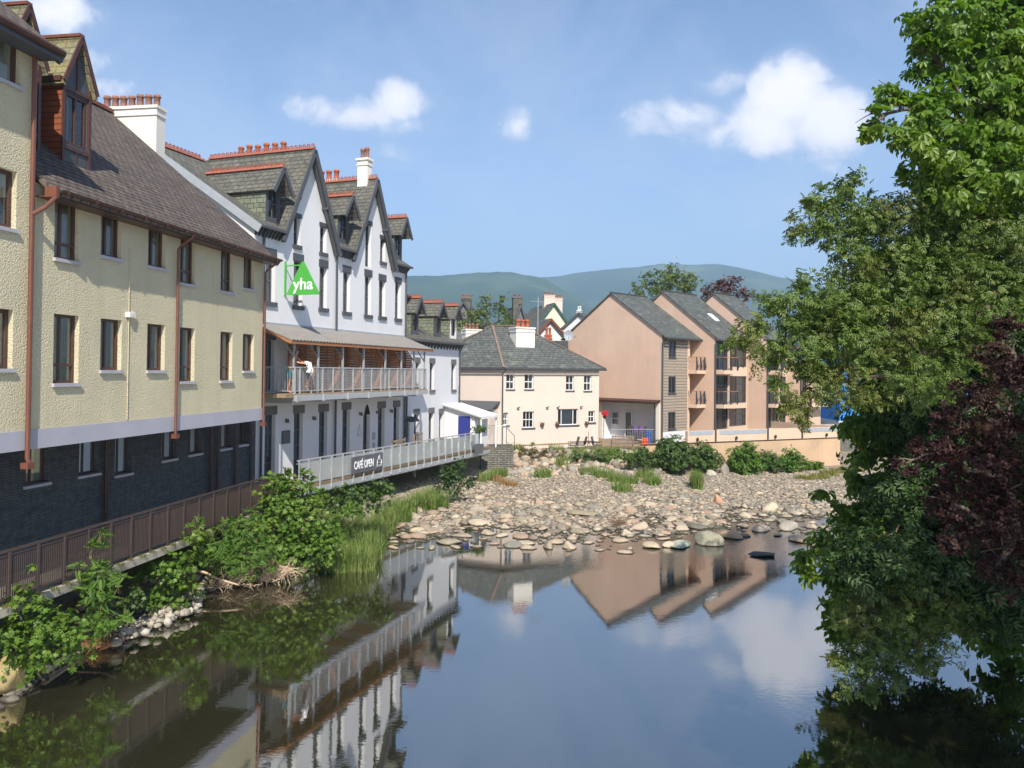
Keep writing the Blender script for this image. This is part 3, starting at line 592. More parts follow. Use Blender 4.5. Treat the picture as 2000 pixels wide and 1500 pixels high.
# ================================================================ WHITE WING
wb=root('white_wing','low white wing with three dormers, joined to the right end of the gabled hostel','building',WL,19.8)
oW1=[(1.24,1.72,5.49,6.9),(3.0,3.6,5.39,6.89),(5.96,6.56,5.35,6.87)]; oW0=[(1.15,1.7,2.6,4.1),(2.95,3.58,2.6,4.09),(4.31,4.83,2.6,3.98),(.12,.62,2.0,3.7)]
mb=MB(); wall(mb,F0,.003,7.05,1.,8.25,oW1+oW0,.18); wall(mb,Fr(7.05,0,0,1),0,9,1.,12,(),.1,[(-.7,1,8.25),(.7,1,8.25+6.3)]); mb.build('wall',m_white,wb)
for o in oW1+oW0[:3]: window(wb,F0,o,.17,m_sashd,hs=[(.48,.06)],sill=(m_lintel,.07,.15,.05),lintel=LT(.3))
window(wb,F0,oW0[3],.1,m_sashd,hs=[(.5,.05)],gm=m_glassd,name='door')
mb=MB(); mb.box(.0,.75,-.5,0,3.78,3.82); mb.extr([(.37,-.55,4.05),(.0,-.55,3.8),(.75,-.55,3.8)],(0,.55,0)); mb.build('porch_hood',m_dkpipe,wb)
wz=lambda D:8.33+.7*D
mb=MB(); mb.slab([(.02,-.32,wz(-.32)),(7.15,-.32,wz(-.32)),(7.15,4.2,wz(4.2)),(.02,4.2,wz(4.2))],.09); mb.slab([(.02,8.8,wz(-.32)),(7.15,8.8,wz(-.32)),(7.15,4.2,wz(4.2)-.004),(.02,4.2,wz(4.2)-.004)],.09); mb.build('roof',m_roofgreen,wb)
mb=MB(); mb.box(.0,7.15,-.38,-.31,8.05,8.16); mb.box(.0,7.1,-.3,0,8.07,8.11)
for j in range(17): x=.15+.42*j; mb.hexa([(x,-.04,7.72),(x+.08,-.04,7.72),(x+.08,0,7.72),(x,0,7.72),(x,-.27,8.05),(x+.08,-.27,8.05),(x+.08,0,8.05),(x,0,8.05)])
mb.build('eaves_brackets',m_dgrey,wb)
for i,(xa,xb) in enumerate(((.95,1.85),(3.75,4.75),(6.0,6.95))):
    dormer(wb,xa,xb,.15,8.5,9.72,10.38,2.3,m_roofgreen,m_dgrey if i<2 else m_sashw,m_slatehung,(.2,xb-xa-.2,8.6,9.6),m_sashd,.35,.12,crested=True,bb=m_dgrey,vs=(),hs=[(.5,.05)],wd=.03)
chimney(wb,-.6,.1,5.,6.6,9.,11.9,m_whitewarm,[(-.3,5.4),(-.3,6.1)],.06,.5,.14,m_potr)
chimney(wb,3.2,3.8,4.0,5.0,10.5,11.75,m_cott,[(3.5,4.3),(3.5,4.7)],.06,.2,.12,m_pot)
pipe(wb,[(7.0,-.3,8.05),(7.0,-.09,7.7),(7.0,-.09,4.4)],.05,m_dkpipe); pipe(wb,[(.05,-.12,5.1),(.05,-.12,2.)],.05,m_dkpipe)
# --- shed
sh=root('lean_to_shed','small white lean-to shed with a dark blue square board, beyond the cafe deck','shed',WL,19.8)
SF=Fr(5.0,-.0,0,-1)  # front faces the bridge (-x)
mb=MB(); mb.extr([(5.0,-.02,1.9),(5.0,-1.95,1.9),(5.0,-1.95,3.85),(5.0,-.02,4.38)],(2.,0,0)); mb.build('wall',m_white,sh)
mb=MB(); mb.slab([(4.75,-2.5,3.82),(4.75,.0,4.5),(7.3,.0,4.5),(7.3,-2.5,3.82)],.06); mb.build('roof',m_panel,sh)
mb=MB()
for x in (4.8,5.3,5.8,6.3,6.8,7.25): mb.bar((x,-2.5,3.86),(x,0,4.54),.04,.05)
mb.bar((4.75,-2.5,3.76),(7.3,-2.5,3.76),.05,.08); mb.build('roof_bars',m_sashw,sh)
for x,y in ((4.8,-2.45),(7.2,-2.45)): mb=MB(); mb.box(x,x+.07,y,y+.07,1.9,3.75); mb.build('post',m_sashw,sh)
mb=MB(); mb.box(4.96,4.995,-1.67,-.92,2.35,3.85); mb.build('board',m_blue,sh)
mb=MB(); mb.box(4.93,4.95,-1.74,-1.70,2.3,3.9); mb.build('board_trim',m_sashw,sh)
# ================================================================ CAFE DECK
DK=(-8.11,29.15,0)
dk=root('cafe_deck','raised timber cafe deck with glass and steel balustrade in front of the white hostel','deck',DK,22.85)
mb=MB(); mb.hexa([(-.3,-.05,1.86),(17.6,-.05,1.86),(17.6,2.95,1.86),(-.3,1.75,1.86),(-.3,-.05,2.0),(17.6,-.05,2.0),(17.6,2.95,2.0),(-.3,1.75,2.0)]); mb.build('floor',m_wood,dk)
mb=MB(); mb.box(-.1,17.5,-.09,-.055,1.68,1.9); mb.box(-.1,17.5,.1,.16,1.6,1.855); mb.box(-.1,17.5,1.0,1.06,1.6,1.855); mb.build('edge_beam',m_galv,dk)
mb=MB(); mb.box(-.1,17.5,-.05,-.035,1.9,2.12); mb.build('kick_board',m_wood,dk)
bal=MB(); bal.bar((-.05,-.06,3.02),(15.62,-.06,3.02),.05,.05); bal.bar((-.05,-.02,2.9),(12.5,-.02,2.9),.03,.03); bal=bal.build('balustrade',m_galv,dk)
dp=[0.,.58]+[1.29+.756*k for k in range(19)]+[15.6]
for u in dp: mb=MB(); mb.box(u-.025,u+.025,-.14,-.09,1.74,3.0); mb.build('post',m_galv,bal)
for k in range(len(dp)-1): mb=MB(); mb.box(dp[k]+.04,dp[k+1]-.04,-.085,-.073,2.1,2.92); mb.build('glass_panel',m_panel,bal)
for u in (2,5,8,11,14,17): mb=MB(); mb.box(u-.08,u+.08,1.2,1.36,-.4,1.6); mb.build('pier',m_conc,dk)
# banner
bn=root('cafe_banner','charcoal banner reading CAFE OPEN in white, tied to the glass balustrade','banner',DK,22.85)
mb=MB(); nx=14
for j in range(nx):
    x0=3.34+2.42*j/nx; x1=3.34+2.42*(j+1)/nx; w0=-.165-.012*math.sin(j*1.3); w1=-.165-.012*math.sin((j+1)*1.3)
    mb.hexa([(x0,w0,2.12),(x1,w1,2.12),(x1,w1+.01,2.12),(x0,w0+.01,2.12),(x0,w0,2.82),(x1,w1,2.82),(x1,w1+.01,2.82),(x0,w0+.01,2.82)])
mb.build('sheet',m_banner,bn)
BM=lambda x,z:Matrix(((1,0,0,x),(0,0,-1,-.182),(0,1,0,z),(0,0,0,1)))
text('CAFÉ OPEN',.46,BM(4.25,2.30),bn,m_signw,off=.012,sx=.62)
mb=MB()
for a,b in (((5.25,2.28),(5.28,2.52)),((5.28,2.52),(5.6,2.52)),((5.6,2.52),(5.57,2.28)),((5.57,2.28),(5.25,2.28)),((5.35,2.56),(5.4,2.7)),((5.47,2.56),(5.45,2.74)),((5.2,2.24),(5.66,2.24)),((5.25,2.40),(5.58,2.40)),((5.6,2.48),(5.66,2.4)),((5.66,2.4),(5.58,2.34))):
    mb.bar((a[0],-.186,a[1]),(b[0],-.186,b[1]),.008,.022,up=(0,1,0))
mb.build('cup_drawing',m_signw,bn)
# ================================================================ PINK COTTAGE
ct=root('cottage','pale pink two-storey cottage with hipped grey slate roof and a big white chimney','house',(-.62,50.8,0),62)
WC=[(.29,.9,5.29,6.3),(1.68,2.36,5.29,6.31),(4.95,5.6,5.2,6.24),(6.43,7.05,5.17,6.27)]; WG=[(1.58,2.42,2.7,3.8),(4.32,5.97,2.81,3.93),(6.83,7.36,2.95,3.76),(.1,.45,2.91,3.75)]
FL=Fr(-4.0,5.12,.616,-.788)
mb=MB(); wall(mb,F0,0,7.7,.8,6.65,WC+WG,.1); wall(mb,FL,0,6.497,.8,6.65,[(2.9,3.25,4.4,5.5)],.1); wall(mb,Fr(7.7,0,0,1),0,6.4,.8,6.65); wall(mb,Fr(7.7,6.4,-1,.12),0,11.9,.8,6.65); mb.build('wall',m_cott,ct)
ck=dict(fm=m_sashw,depth=.1,fw=.05)
for o in WC: window(ct,F0,o,vs=[(.5,.03)],hs=[(.5,.06)],sill=(m_dgrey,.06,.07,.05),cur=(m_blind,(.55,.95,0,1)),**ck)
for i,o in enumerate(WG):
    window(ct,F0,o,vs=[(.35,.03),(.65,.03)] if i==0 else ([(.2,.05),(.78,.05)] if i==1 else [(.5,.03)]),hs=[(.5,.05)] if i!=1 else [],sill=(m_dgrey,.07,.08,.1),cur=(m_blind,(.2,.78,0,1)) if i==1 else None,**ck)
window(ct,FL,(2.9,3.25,4.4,5.5),fm=m_dgrey,depth=.08,sill=(m_dgrey,.06,.1,.05))
E1=(0,0);E2=(7.75,0);E0_=(-4.,5.12);EB=(-4.,7.9);E3=(7.75,6.5); ze=6.72
def ev(p,q=.0): return (p[0],p[1],ze)
e1=(-.12,-.38,ze);e2=(8.1,-.32,ze);e0=(-4.3,4.95,ze);e3=(8.1,6.8,ze);eb=(-4.3,8.2,ze);A1=(.81,3.19,9.68);A2=(3.1,3.19,9.68)
mb=MB(); mb.slab([e1,e2,A2,A1],.08); mb.slab([e0,e1,A1],.08); mb.slab([e2,e3,A2],.08); mb.slab([A1,A2,e3],.08); mb.slab([A1,e3,eb],.08); mb.slab([A1,eb,e0],.08); mb.build('roof',m_roofgrey,ct)
mb=MB()
for a,b in ((e1,A1),(A1,A2),(e2,A2),(e0,A1)): mb.bar(Vector(a)+Vector((0,0,.04)),Vector(b)+Vector((0,0,.05)),.16,.06)
mb.build('ridge_tiles',mat('brown_ridge_tile',(.20,.14,.11),.85,.25,6,.1),ct)
mb=MB(); mb.tube([(-.02,-.42,6.64),(8.1,-.36,6.64)],.05,7); mb.tube([(-4.3,4.9,6.64),(-.1,-.42,6.64)],.05,7); mb.build('gutter',m_dkpipe,ct)
pipe(ct,[(.1,-.38,6.6),(-.02,-.1,6.35),(-.02,-.1,1.6)],.045,m_dkpipe)
mb=MB(); F0.bx(mb,.9,7.7,0,.06,1.55,1.62); mb.build('plinth_course',m_peachw,ct)
chimney(ct,1.73,3.2,1.35,2.3,6.9,9.56,m_whitewarm,[(2.1,1.8),(2.47,1.8),(2.84,1.8)],.06,.58,.16,m_potr)
chimney(ct,.5,1.8,7.0,7.7,5.,9.62,m_whitewarm,[(.68+.3*i,7.35) for i in range(4)],.05,.42,.1,m_pot)
mb=MB(); 
for x in (1.15,3.4,4.25,6.15): mb.box(x-.04,x+.04,-.12,0,3.98,4.1); mb.bar((x,-.06,4.03),(x+.1,-.18,4.12),.04,.07)
mb.build('wall_lamp',m_lintel,ct)
for i,x in enumerate((3.0,4.2,6.6)):
    r_=tag(bpy.data.objects.new('hanging_flower_pot',None),['terracotta pot on the cottage wall between the sash window and the wide window','terracotta pot at the left edge of the cottage wide window','terracotta pot below the small ground floor window at the cottage right end'][i],'flower pot','flower pots on the cottage wall'); C.objects.link(r_); r_.matrix_world=ct.matrix_basis.copy(); r_.location=ct.location; r_.rotation_euler=ct.rotation_euler
    mb=MB(); mb.lathe((x,-.17,2.78),[(.05,0),(.10,.05),(.15,.16),(.16,.18),(.13,.18)],9); mb.build('bowl',m_pot,r_,True)
    mb=MB(); 
    for j in range(14): a=R.uniform(0,6.3); mb.tube([(x,-.17,2.92),(x+.1*math.cos(a),-.17+.1*math.sin(a),3.02),(x+.16*math.cos(a),-.17+.13*math.sin(a),3.0+R.uniform(-.05,.12))],[.015,.02,.005],4)
    mb.build('plant',m_stem,r_)
# cottage porch lean-to (left)
pl=root('lean_to_porch','cream lean-to porch with dark flat roof against the left side of the pink cottage','porch',(-.62,50.8,0),62)
mb=MB(); mb.hexa([FL.P(2.2,1.,1.3),FL.P(6.2,1.,1.3),FL.P(6.2,1.,.01),FL.P(2.2,1.,.01),FL.P(2.2,4.0,1.3),FL.P(6.2,4.0,1.3),FL.P(6.2,4.0,.01),FL.P(2.2,4.0,.01)]); mb.build('wall',m_cott,pl)
mb=MB(); mb.slab([FL.P(2.0,3.98,1.5),FL.P(6.35,3.98,1.5),FL.P(6.35,4.5,.02),FL.P(2.0,4.5,.02)],.1,0); mb.build('roof',m_dgrey,pl)
window(pl,FL,(4.9,5.4,2.9,3.7),fm=m_sashw,depth=-.06,off=1.3)
# ================================================================ PEACH APARTMENTS
pa=root('apartment_building','peach rendered apartment building of stepped gabled units with balconies and slate roofs','apartment building',(10.6,54.3,0),46)
un=[(0.,0.,4.44,12.4),(4.44,-1.53,9.17,12.8),(9.17,-3.16,12.4,12.9),(12.4,-4.27,16.0,10.6)]
H=4.6
for k,(x0,y0,x1,zr) in enumerate(un):
    ze_=9.25 if k<3 else 7.4; h=H; sl=(zr-ze_)/h
    mb=MB(); f=Fr(x0,y0+2*h,0,-1)
    ops=[(2*h-5.3,2*h-.4,1.5,4.4)] if k==0 else []
    wall(mb,f,0,2*h,1.5,zr,ops,.9,[(-sl,1,ze_),(sl,1,ze_+sl*2*h)],0,1)
    mb.build('gable_wall',[m_peach,m_white],pa)
    ff=Fr(x0,y0,1,0); W=x1-x0
    mb=MB(); bk=Fr(x1,y0+2*h,-1,0); wall(mb,bk,0,W,1.5,ze_); mb.build('back_wall',m_peach,pa)
    mb=MB(); a=x0+.0; b=x1+(.0 if k<3 else .25)
    mb.slab([(a-.12,y0-.45,ze_-.45*sl+.08),(b,y0-.45,ze_-.45*sl+.08),(b,y0+h,zr+.08),(a-.12,y0+h,zr+.08)],.09); mb.slab([(a-.12,y0+2*h+.4,ze_-.4*sl+.08),(b,y0+2*h+.4,ze_-.4*sl+.08),(b,y0+h,zr+.076),(a-.12,y0+h,zr+.076)],.09)
    rf=mb.build('roof',m_roofgrey,pa)
    mb=MB(); mb.bar((a-.12,y0+h,zr+.1),(b,y0+h,zr+.1),.2,.07); mb.build('ridge_tiles',m_dgrey,rf)
    mb=MB(); mb.tube([(a-.1,y0-.5,ze_-.45*sl),(b,y0-.5,ze_-.45*sl)],.06,7); mb.build('gutter',m_dkpipe,rf)
    if k==1:
        mb=MB(); yy=y0+1.9; zz=ze_+sl*1.9+.1; mb.hexa([(x0+2.6,yy-.35,zz-.35*sl),(x0+3.2,yy-.35,zz-.35*sl),(x0+3.2,yy+.35,zz+.35*sl),(x0+2.6,yy+.35,zz+.35*sl),(x0+2.6,yy-.35,zz-.35*sl+.08),(x0+3.2,yy-.35,zz-.35*sl+.08),(x0+3.2,yy+.35,zz+.35*sl+.08),(x0+2.6,yy+.35,zz+.35*sl+.08)]); mb.build('skylight',m_blind,rf)
    pipe(pa,[(x0+.05,y0-.45,ze_-.3),(x0-.02,y0-.08,ze_-.6),(x0-.02,y0-.08,1.55)],.055,m_dkpipe)
    if k==0:
        O=[(.82,1.75,7.57,8.8),(.82,1.75,5.0,6.25),(.82,1.75,2.45,3.7)]
        mb=MB(); wall(mb,ff,0,3.2,2.3,9.25,O,.06); mb.build('cladding',m_clad,pa)
        mb=MB(); wall(mb,ff,0,3.2,1.5,2.297,()); mb.build('white_panel',m_white,pa)
        for o in O: window(pa,ff,o,.03,m_dkpipe,vs=[(.45,.07)],fw=.08,sill=(m_dkpipe,.04,.07,.04))
        mb=MB(); mb.box(3.2,3.5,-.03,1.3,1.5,9.2); wall(mb,ff,3.5,4.44,1.5,9.2,(),off=-1.3); mb.build('wall',m_peachl,pa)
        bl=[(3.5,5.0,-.75)]
    elif k<3:
        L0=[(.15,1.95,z,z+2.15) for z in (6.75,4.2,2.35)]; B0=[(2.1,W-.1,z,z2) for z,z2 in ((7.0,9.0),(4.25,6.3),(2.5,3.85))]
        L0[2]=(.15,1.95,2.35,3.9)
        mb=MB(); wall(mb,ff,.02,W-.02,1.5,9.2,L0+B0,.12); mb.build('wall',m_peachl,pa)
        for o in L0: window(pa,ff,o,.1,m_dkpipe,vs=[(.35,.05),(.7,.05)],hs=[(.65,.05)],gm=m_glass,fw=.06,cur=(m_whitewarm,(.05,.3,0,1)))
        for o in B0: window(pa,ff,o,.06,m_dkpipe,vs=[(.42,.04),(.85,.03)],hs=[(.36,.05),(.7,.04)],fw=.06,cur=(m_curtain,(.55,.95,0,1)))
        bl=[(.1,2.0,-.0)]
    else:
        O=[(.9,1.5,2.6,3.9),(.3,1.2,4.6,6.4)]
        mb=MB(); wall(mb,ff,.02,W,1.5,7.35,O,.1); wall(mb,Fr(x1,y0,0,1),0,2*h,.5,zr,(),.1,[(-sl,1,ze_),(sl,1,ze_+sl*2*h)]); mb.build('wall',m_peachl,pa)
        for o in O: window(pa,ff,o,.08,m_brownfr,vs=[(.5,.05)],fw=.06)
        bl=[(.1,3.3,-.0)]
    for fl in ((6.45,3.95) if k<3 else (3.95,)):
        if k==0: bx0,bx1,by0,by1=3.25,4.40,-.8,1.25
        else: bx0,bx1,by0,by1=x0+.05,x0+(2.05 if k<3 else 3.2),y0-.75,y0+.02
        mb=MB(); mb.box(bx0,bx1,by0,by1,fl,fl+.25); bo=mb.build('balcony',m_peachl,pa)
        mb=MB(); mb.box(bx0,bx1,by0+.0,by0+.05,fl+1.2,fl+1.25); mb.box(bx0,bx0+.05,by0+.05,by1,fl+1.2,fl+1.25); mb.build('handrail',m_slat,bo)
        mb=MB(); 
        n=9
        for j in range(n): z=fl+.33+.095*j; mb.box(bx0,bx1,by0+.015,by0+.027,z,z+.012); mb.box(bx0+.01,bx0+.022,by0,min(by1,by0+.8),z,z+.012)
        for x in (bx0,(bx0+bx1)/2-.03,bx1-.06): mb.extr([(x,by0+.0,fl+.25),(x,by0-.1,fl+.5),(x,by0-.02,fl+.9),(x,by0+.0,fl+1.2),(x,by0+.09,fl+1.2),(x,by0+.09,fl+.25)],(.03,0,0))  # dark curved uprights stand in for rails and shadows on the balcony front
        mb.build('balustrade',m_dkpipe,bo)
# porch recess back wall, door, window
mb=MB(); mb.poly([(.92,.2,1.5),(.92,5.5,1.5),(.92,5.5,4.5),(.92,.2,4.5)]); mb.build('porch_back_wall',m_white,pa)
fb=Fr(.92,5.3,0,-1)
window(pa,fb,(1.4,2.1,1.5,3.6),-.1,m_sashw,fw=.08,name='door'); window(pa,fb,(.15,.85,2.5,3.5),-.07,m_sashw,hs=[(.5,.05)],fw=.05)
mb=MB(); mb.slab([(-.5,.1,4.42),(-.5,5.7,4.42),(.3,5.7,4.66),(.3,.1,4.66)],.1); mb.bar((-.52,.1,4.36),(-.52,5.7,4.36),.08,.16); mb.build('porch_roof',m_dkbrown,pa)
for y_ in (.12,5.3): mb=MB(); mb.box(-.1,.15,y_,y_+.3,1.5,4.32); mb.build('porch_pier',m_whitewarm,pa)
pipe(pa,[(-.14,.5,4.3),(-.14,.5,1.5)],.04,m_dkpipe)
# podium wall along the river
pA=atz(1286,867.5,2.15); pB=atz(1640,854.3,2.15); PAZ=math.degrees(math.atan2(pB.x-pA.x,pB.y-pA.y)); PL=math.hypot(pB.x-pA.x,pB.y-pA.y)
pd=root('river_wall','long peach river wall below the apartments, stained at its foot','wall',(pA.x,pA.y,0),PAZ)
mb=MB(); wall(mb,F0,2.2,PL,2.17,2.88); wall(mb,Fr(PL,0,0,1),0,12,.0,2.88); wall(mb,Fr(2.2,.25,0,-1),0,.25,2.17,2.88); mb.poly([(2.2,0,2.88),(PL,0,2.88),(PL,.25,2.88),(2.2,.25,2.88)]); mb.poly([(2.2,.25,2.88),(PL,.25,2.88),(PL,.25,2.2),(2.2,.25,2.2)]); mb.poly([(2.2,0,2.17),(PL,0,2.17),(PL,2.5,2.17),(3.6,2.5,2.17)]); mb.build('parapet',m_peachl,pd)
mb=MB(); wall(mb,F0,-1.3,PL+.02,-.3,2.12,(),off=.02); mb.poly([(-1.3,-.02,2.12),(2.2,-.02,2.12),(2.2,.25,2.12),(-1.3,.25,2.12)]); wall(mb,Fr(2.2,.25,-1,0),0,3.5,.2,2.12); wall(mb,Fr(-1.3,.25,0,-1),0,.27,-.3,2.12); mb.build('plinth',m_peachw,pd)
mb=MB(); F0.bx(mb,-1.3,PL+.03,-.02,.06,2.122,2.165); mb.build('drip_ledge',m_dkbrown,pd)
mb=MB(); F0.bx(mb,2.3,4.2,.0,.015,2.62,2.87); F0.bx(mb,4.7,8.6,.0,.015,2.6,2.865); F0.bx(mb,11.9,PL-.1,.0,.015,2.58,2.865); mb.build('grey_band',m_lead,pd)
for u in (2.9,6.0,9.3,13.9): mb=MB(); mb.box(u-.05,u+.05,-.05,0,2.25,2.4); mb.lathe((u,-.1,2.27),[(.03,0),(.07,.03),(.08,.15),(.03,.22)],8); mb.build('wall_lamp',m_black,pd)
for px in (1397,1499,1566):
    d_=ray(px,850); # column where the wall plane is met
    W_=Vector((pB.x-pA.x,pB.y-pA.y))/PL; n_=Vector((W_.y,-W_.x)); t_=(pA.x*n_.x+pA.y*n_.y)/(d_.x*n_.x+d_.y*n_.y); u=(d_.x*t_-pA.x)*W_.x+(d_.y*t_-pA.y)*W_.y
    pipe(pd,[(u,-.06,2.95),(u,-.06,2.2)],.05,m_dkpipe)
# patio wall continuing left under the porch
mb=MB(); pwc=[at(1168,862,53.0),at(1290,866,53.9)]
mb.hexa([(6.0,53.4,.4),(10.6,53.6,.4),(10.6,58,.4),(6.0,58,.4),(6.0,53.4,1.5),(10.6,53.6,1.5),(10.6,58,1.5),(6.0,58,1.5)]); tag(mb.build('patio',m_wood),kind='structure')
# ================================================================ FAR HOUSES
def house(label,px0,px1,zbase,y_eave,y_apex,Y,dep,az,wm,rm,chs=(),bbm=None,name='house',ex=.3,grp='houses beyond the riverside buildings'):
    """gable end facing the camera side; pixel columns/rows give real size at distance Y"""
    A=at(px0,y_eave,Y); B=at(px1,y_eave,Y); w=(B-A).length; ze=A.z; zr=at((px0+px1)/2,y_apex,Y).z
    r_=root(name,label,'house',(A.x,A.y,0),az,grp); k=(zr-ze)/(w/2)
    mb=MB(); wall(mb,F0,0,w,zbase,zr,[(w*.4,w*.6,ze-1.6,ze-.3)],.1,[(-k,1,ze),(k,1,ze+k*w)]); wall(mb,Fr(w,0,0,1),0,dep,zbase,ze); wall(mb,Fr(0,dep,0,-1),0,dep,zbase,ze); wall(mb,Fr(w,dep,-1,0),0,w,zbase,zr,(),.1,[(-k,1,ze),(k,1,ze+k*w)]); mb.build('wall',wm,r_)
    window(r_,F0,(w*.4,w*.6,ze-1.6,ze-.3),.1,m_sashw,vs=[(.5,.05)],hs=[(.5,.05)])
    mb=MB()
    for s_ in (-1,1):
        xe=w/2+s_*(w/2+ex); z_=zr-k*(w/2+ex)+.08; q=[(xe,-ex,z_),(w/2,-ex,zr+.08),(w/2,dep+ex,zr+.08),(xe,dep+ex,z_)]
        mb.slab(q if s_>0 else q[::-1],.1)
    mb.build('roof',rm,r_)
    mb=MB()
    for s_ in (-1,1): mb.bar((w/2+s_*(w/2+ex),-ex-.03,zr-k*(w/2+ex)-.02),(w/2,-ex-.03,zr),.06,.22)
    mb.build('bargeboard',bbm or m_dgrey,r_)
    for (cx_,cy_,cw,cd,zt,n,wm2,pm2) in chs: chimney(r_,cx_,cx_+cw,cy_,cy_+cd,ze-1,zr+zt,wm2,[(cx_+cw*(i+.5)/n,cy_+cd/2) for i in range(n)],.06,.5,.12,pm2)
    return r_
house('dark gabled house with a stone chimney on its ridge, behind the loose green tree',1002,1031,0,640,594,88,9,80,m_lintel,m_roofgreen,[(.1,.6,1.1,.8,.8,2,m_stone,m_pot)])
house('small white gabled house right behind the pink cottage chimney',1044,1107,0,655,623,70,9,72,m_whitewarm,m_roofgrey,(),m_redbrown)
house('cream house with green bargeboards and two tall chimneys, above the white gable',1056,1108,0,626,592,100,10,75,mat('pale_cream_wall',(.72,.70,.50),.8,.05),m_roofgreen,[(1.4,3.,1.5,1.,1.4,4,m_cott,m_pot),(3.2,4.5,1.3,1.,1.2,4,m_cott,m_pot)],mat('dark_green_board',(.03,.10,.07),.6,.1))
house('low slate roofed house with a white chimney, touching the left of the peach gable',1100,1165,0,640,612,92,8,110,m_white,m_roofgreen,[(1.4,1.,.5,.5,.4,2,m_white,m_white)])
house('slate roofed terrace seen between the white wing and the green tree',882,930,0,625,590,95,8,95,m_lintel,m_roofgreen,[(1.,1.,1.2,.8,.6,3,m_stone,m_potr)])
house('red roofed house low behind the television aerial',1028,1062,0,650,612,110,8,60,m_whitewarm,mat('dull_red_roof',(.22,.08,.06),.8,.2),())
# brick double chimney in front of white gable
r_=root('party_wall','dark low wall with an orange double chimney between cottage roof and peach gable','wall',tuple(at(1050,690,60)),88)
mb=MB(); mb.box(0,2.4,0,.5,-4,1.0); mb.build('wall',m_slatewall,r_); chimney(r_,.55,1.1,-.1,.3,.3,1.45,m_potr,[(.7,.1),(.95,.1)],.03,.6,.11,m_potr)
# tv mast
r_=root('television_aerial','tall thin television aerial on a mast behind the cottage chimney','aerial',tuple(at(1050,690,56)),90)
mb=MB(); mb.tube([(0,0,-1),(0,0,4.1)],.03,6); mb.build('mast',m_galv,r_); mb=MB(); mb.tube([(-.55,0,3.8),(.4,0,3.75)],.015,5)
for j in range(9): mb.tube([(-.5+.1*j,-.22,3.79),(-.5+.1*j,.22,3.79)],.01,4)
mb.build('antenna',m_galv,r_)
r_=root('satellite_dish','round grey satellite dish at the left eave of the peach gable','satellite dish',tuple(at(1110,655,58.0)),90)
mb=MB(); 
for i in range(12):
    a0=6.283*i/12;a1=6.283*(i+1)/12
    mb.poly([(0,-.02,0),(.36*math.cos(a0),-.12,.40*math.sin(a0)),(.36*math.cos(a1),-.12,.40*math.sin(a1))]); mb.poly([(.36*math.cos(a0),-.10,.40*math.sin(a0)),(0,0,0),(.36*math.cos(a1),-.10,.40*math.sin(a1))])
mb.build('dish',m_lead,r_); mb=MB(); mb.tube([(0,0,0),(.35,.3,-.1),(.6,.5,-.1)],.025,6); mb.tube([(0,0,-.35),(0,-.45,-.1)],.012,5); mb.build('arm',m_dkpipe,r_)
# blue building and stone wall on the right
P_=at(1640,760,78); r_=root('blue_building','bright blue building glimpsed through the tree beyond the river wall','building',(P_.x,P_.y,0),92)
mb=MB(); mb.box(0,16,0,8,1.8,8.2); mb.build('wall',m_bluewall,r_); mb=MB(); mb.box(-.2,16.2,-.2,8.2,8.2,8.5); mb.build('roof',m_lead,r_); mb=MB(); mb.box(-.1,16.1,-.1,8.1,0,1.8); mb.build('base',m_white,r_)
window(r_,F0,(2,3.4,3,5),-.05,m_sashw,vs=[(.5,.05)]); window(r_,F0,(6,7.4,3,5),-.05,m_sashw,vs=[(.5,.05)])
P_=at(1636,900,63); r_=root('stone_wall','rough grey stone wall right of the peach river wall','wall',(P_.x,P_.y,0),80)
mb=MB(); mb.box(-2,16,0,.6,-.3,2.3); mb.build('stonework',m_stone,r_); mb=MB(); mb.box(-2.05,16,-.05,.65,2.3,2.42); mb.build('coping',m_conc,r_)
# stone pier + railings near the cottage left
P_=at(940,890,46.3); r_=root('stone_retaining_wall','grey dry stone retaining wall at the end of the cafe deck','wall',(P_.x,P_.y,0),84)
mb=MB(); mb.box(0,1.95,0,1.2,-.1,1.98); mb.build('stonework',m_stone,r_)
P_=at(926,860,47.0); r_=root('white_metal_railing','pale upright railing along the path behind the potted tree','railing',(P_.x,P_.y,0),85)
mb=MB(); mb.bar((0,0,3.15),(2.,0,3.15),.03,.03)
for j in range(26): mb.box(.08*j,.08*j+.012,-.006,.006,2.0,3.14)
mb.build('bars',m_sashw,r_); mb=MB()
for x in (0,.65,1.3,1.95): mb.box(x,x+.04,-.02,.02,1.9,3.2)
mb.build('post',m_black,r_)
P_=at(982,870,48.6); r_=root('stair_handrail','thin dark sloping handrail beside steps at the cottage corner','handrail',(P_.x,P_.y,0),78)
mb=MB(); mb.tube([(0,0,3.0),(.15,0,3.0),(.75,0,2.4),(.75,0,1.5)],.02,5); mb.tube([(.15,0,2.1),(.75,0,1.6)],.015,5); mb.tube([(0,0,3.0),(0,0,1.9)],.02,5); mb.build('rail',m_black,r_)
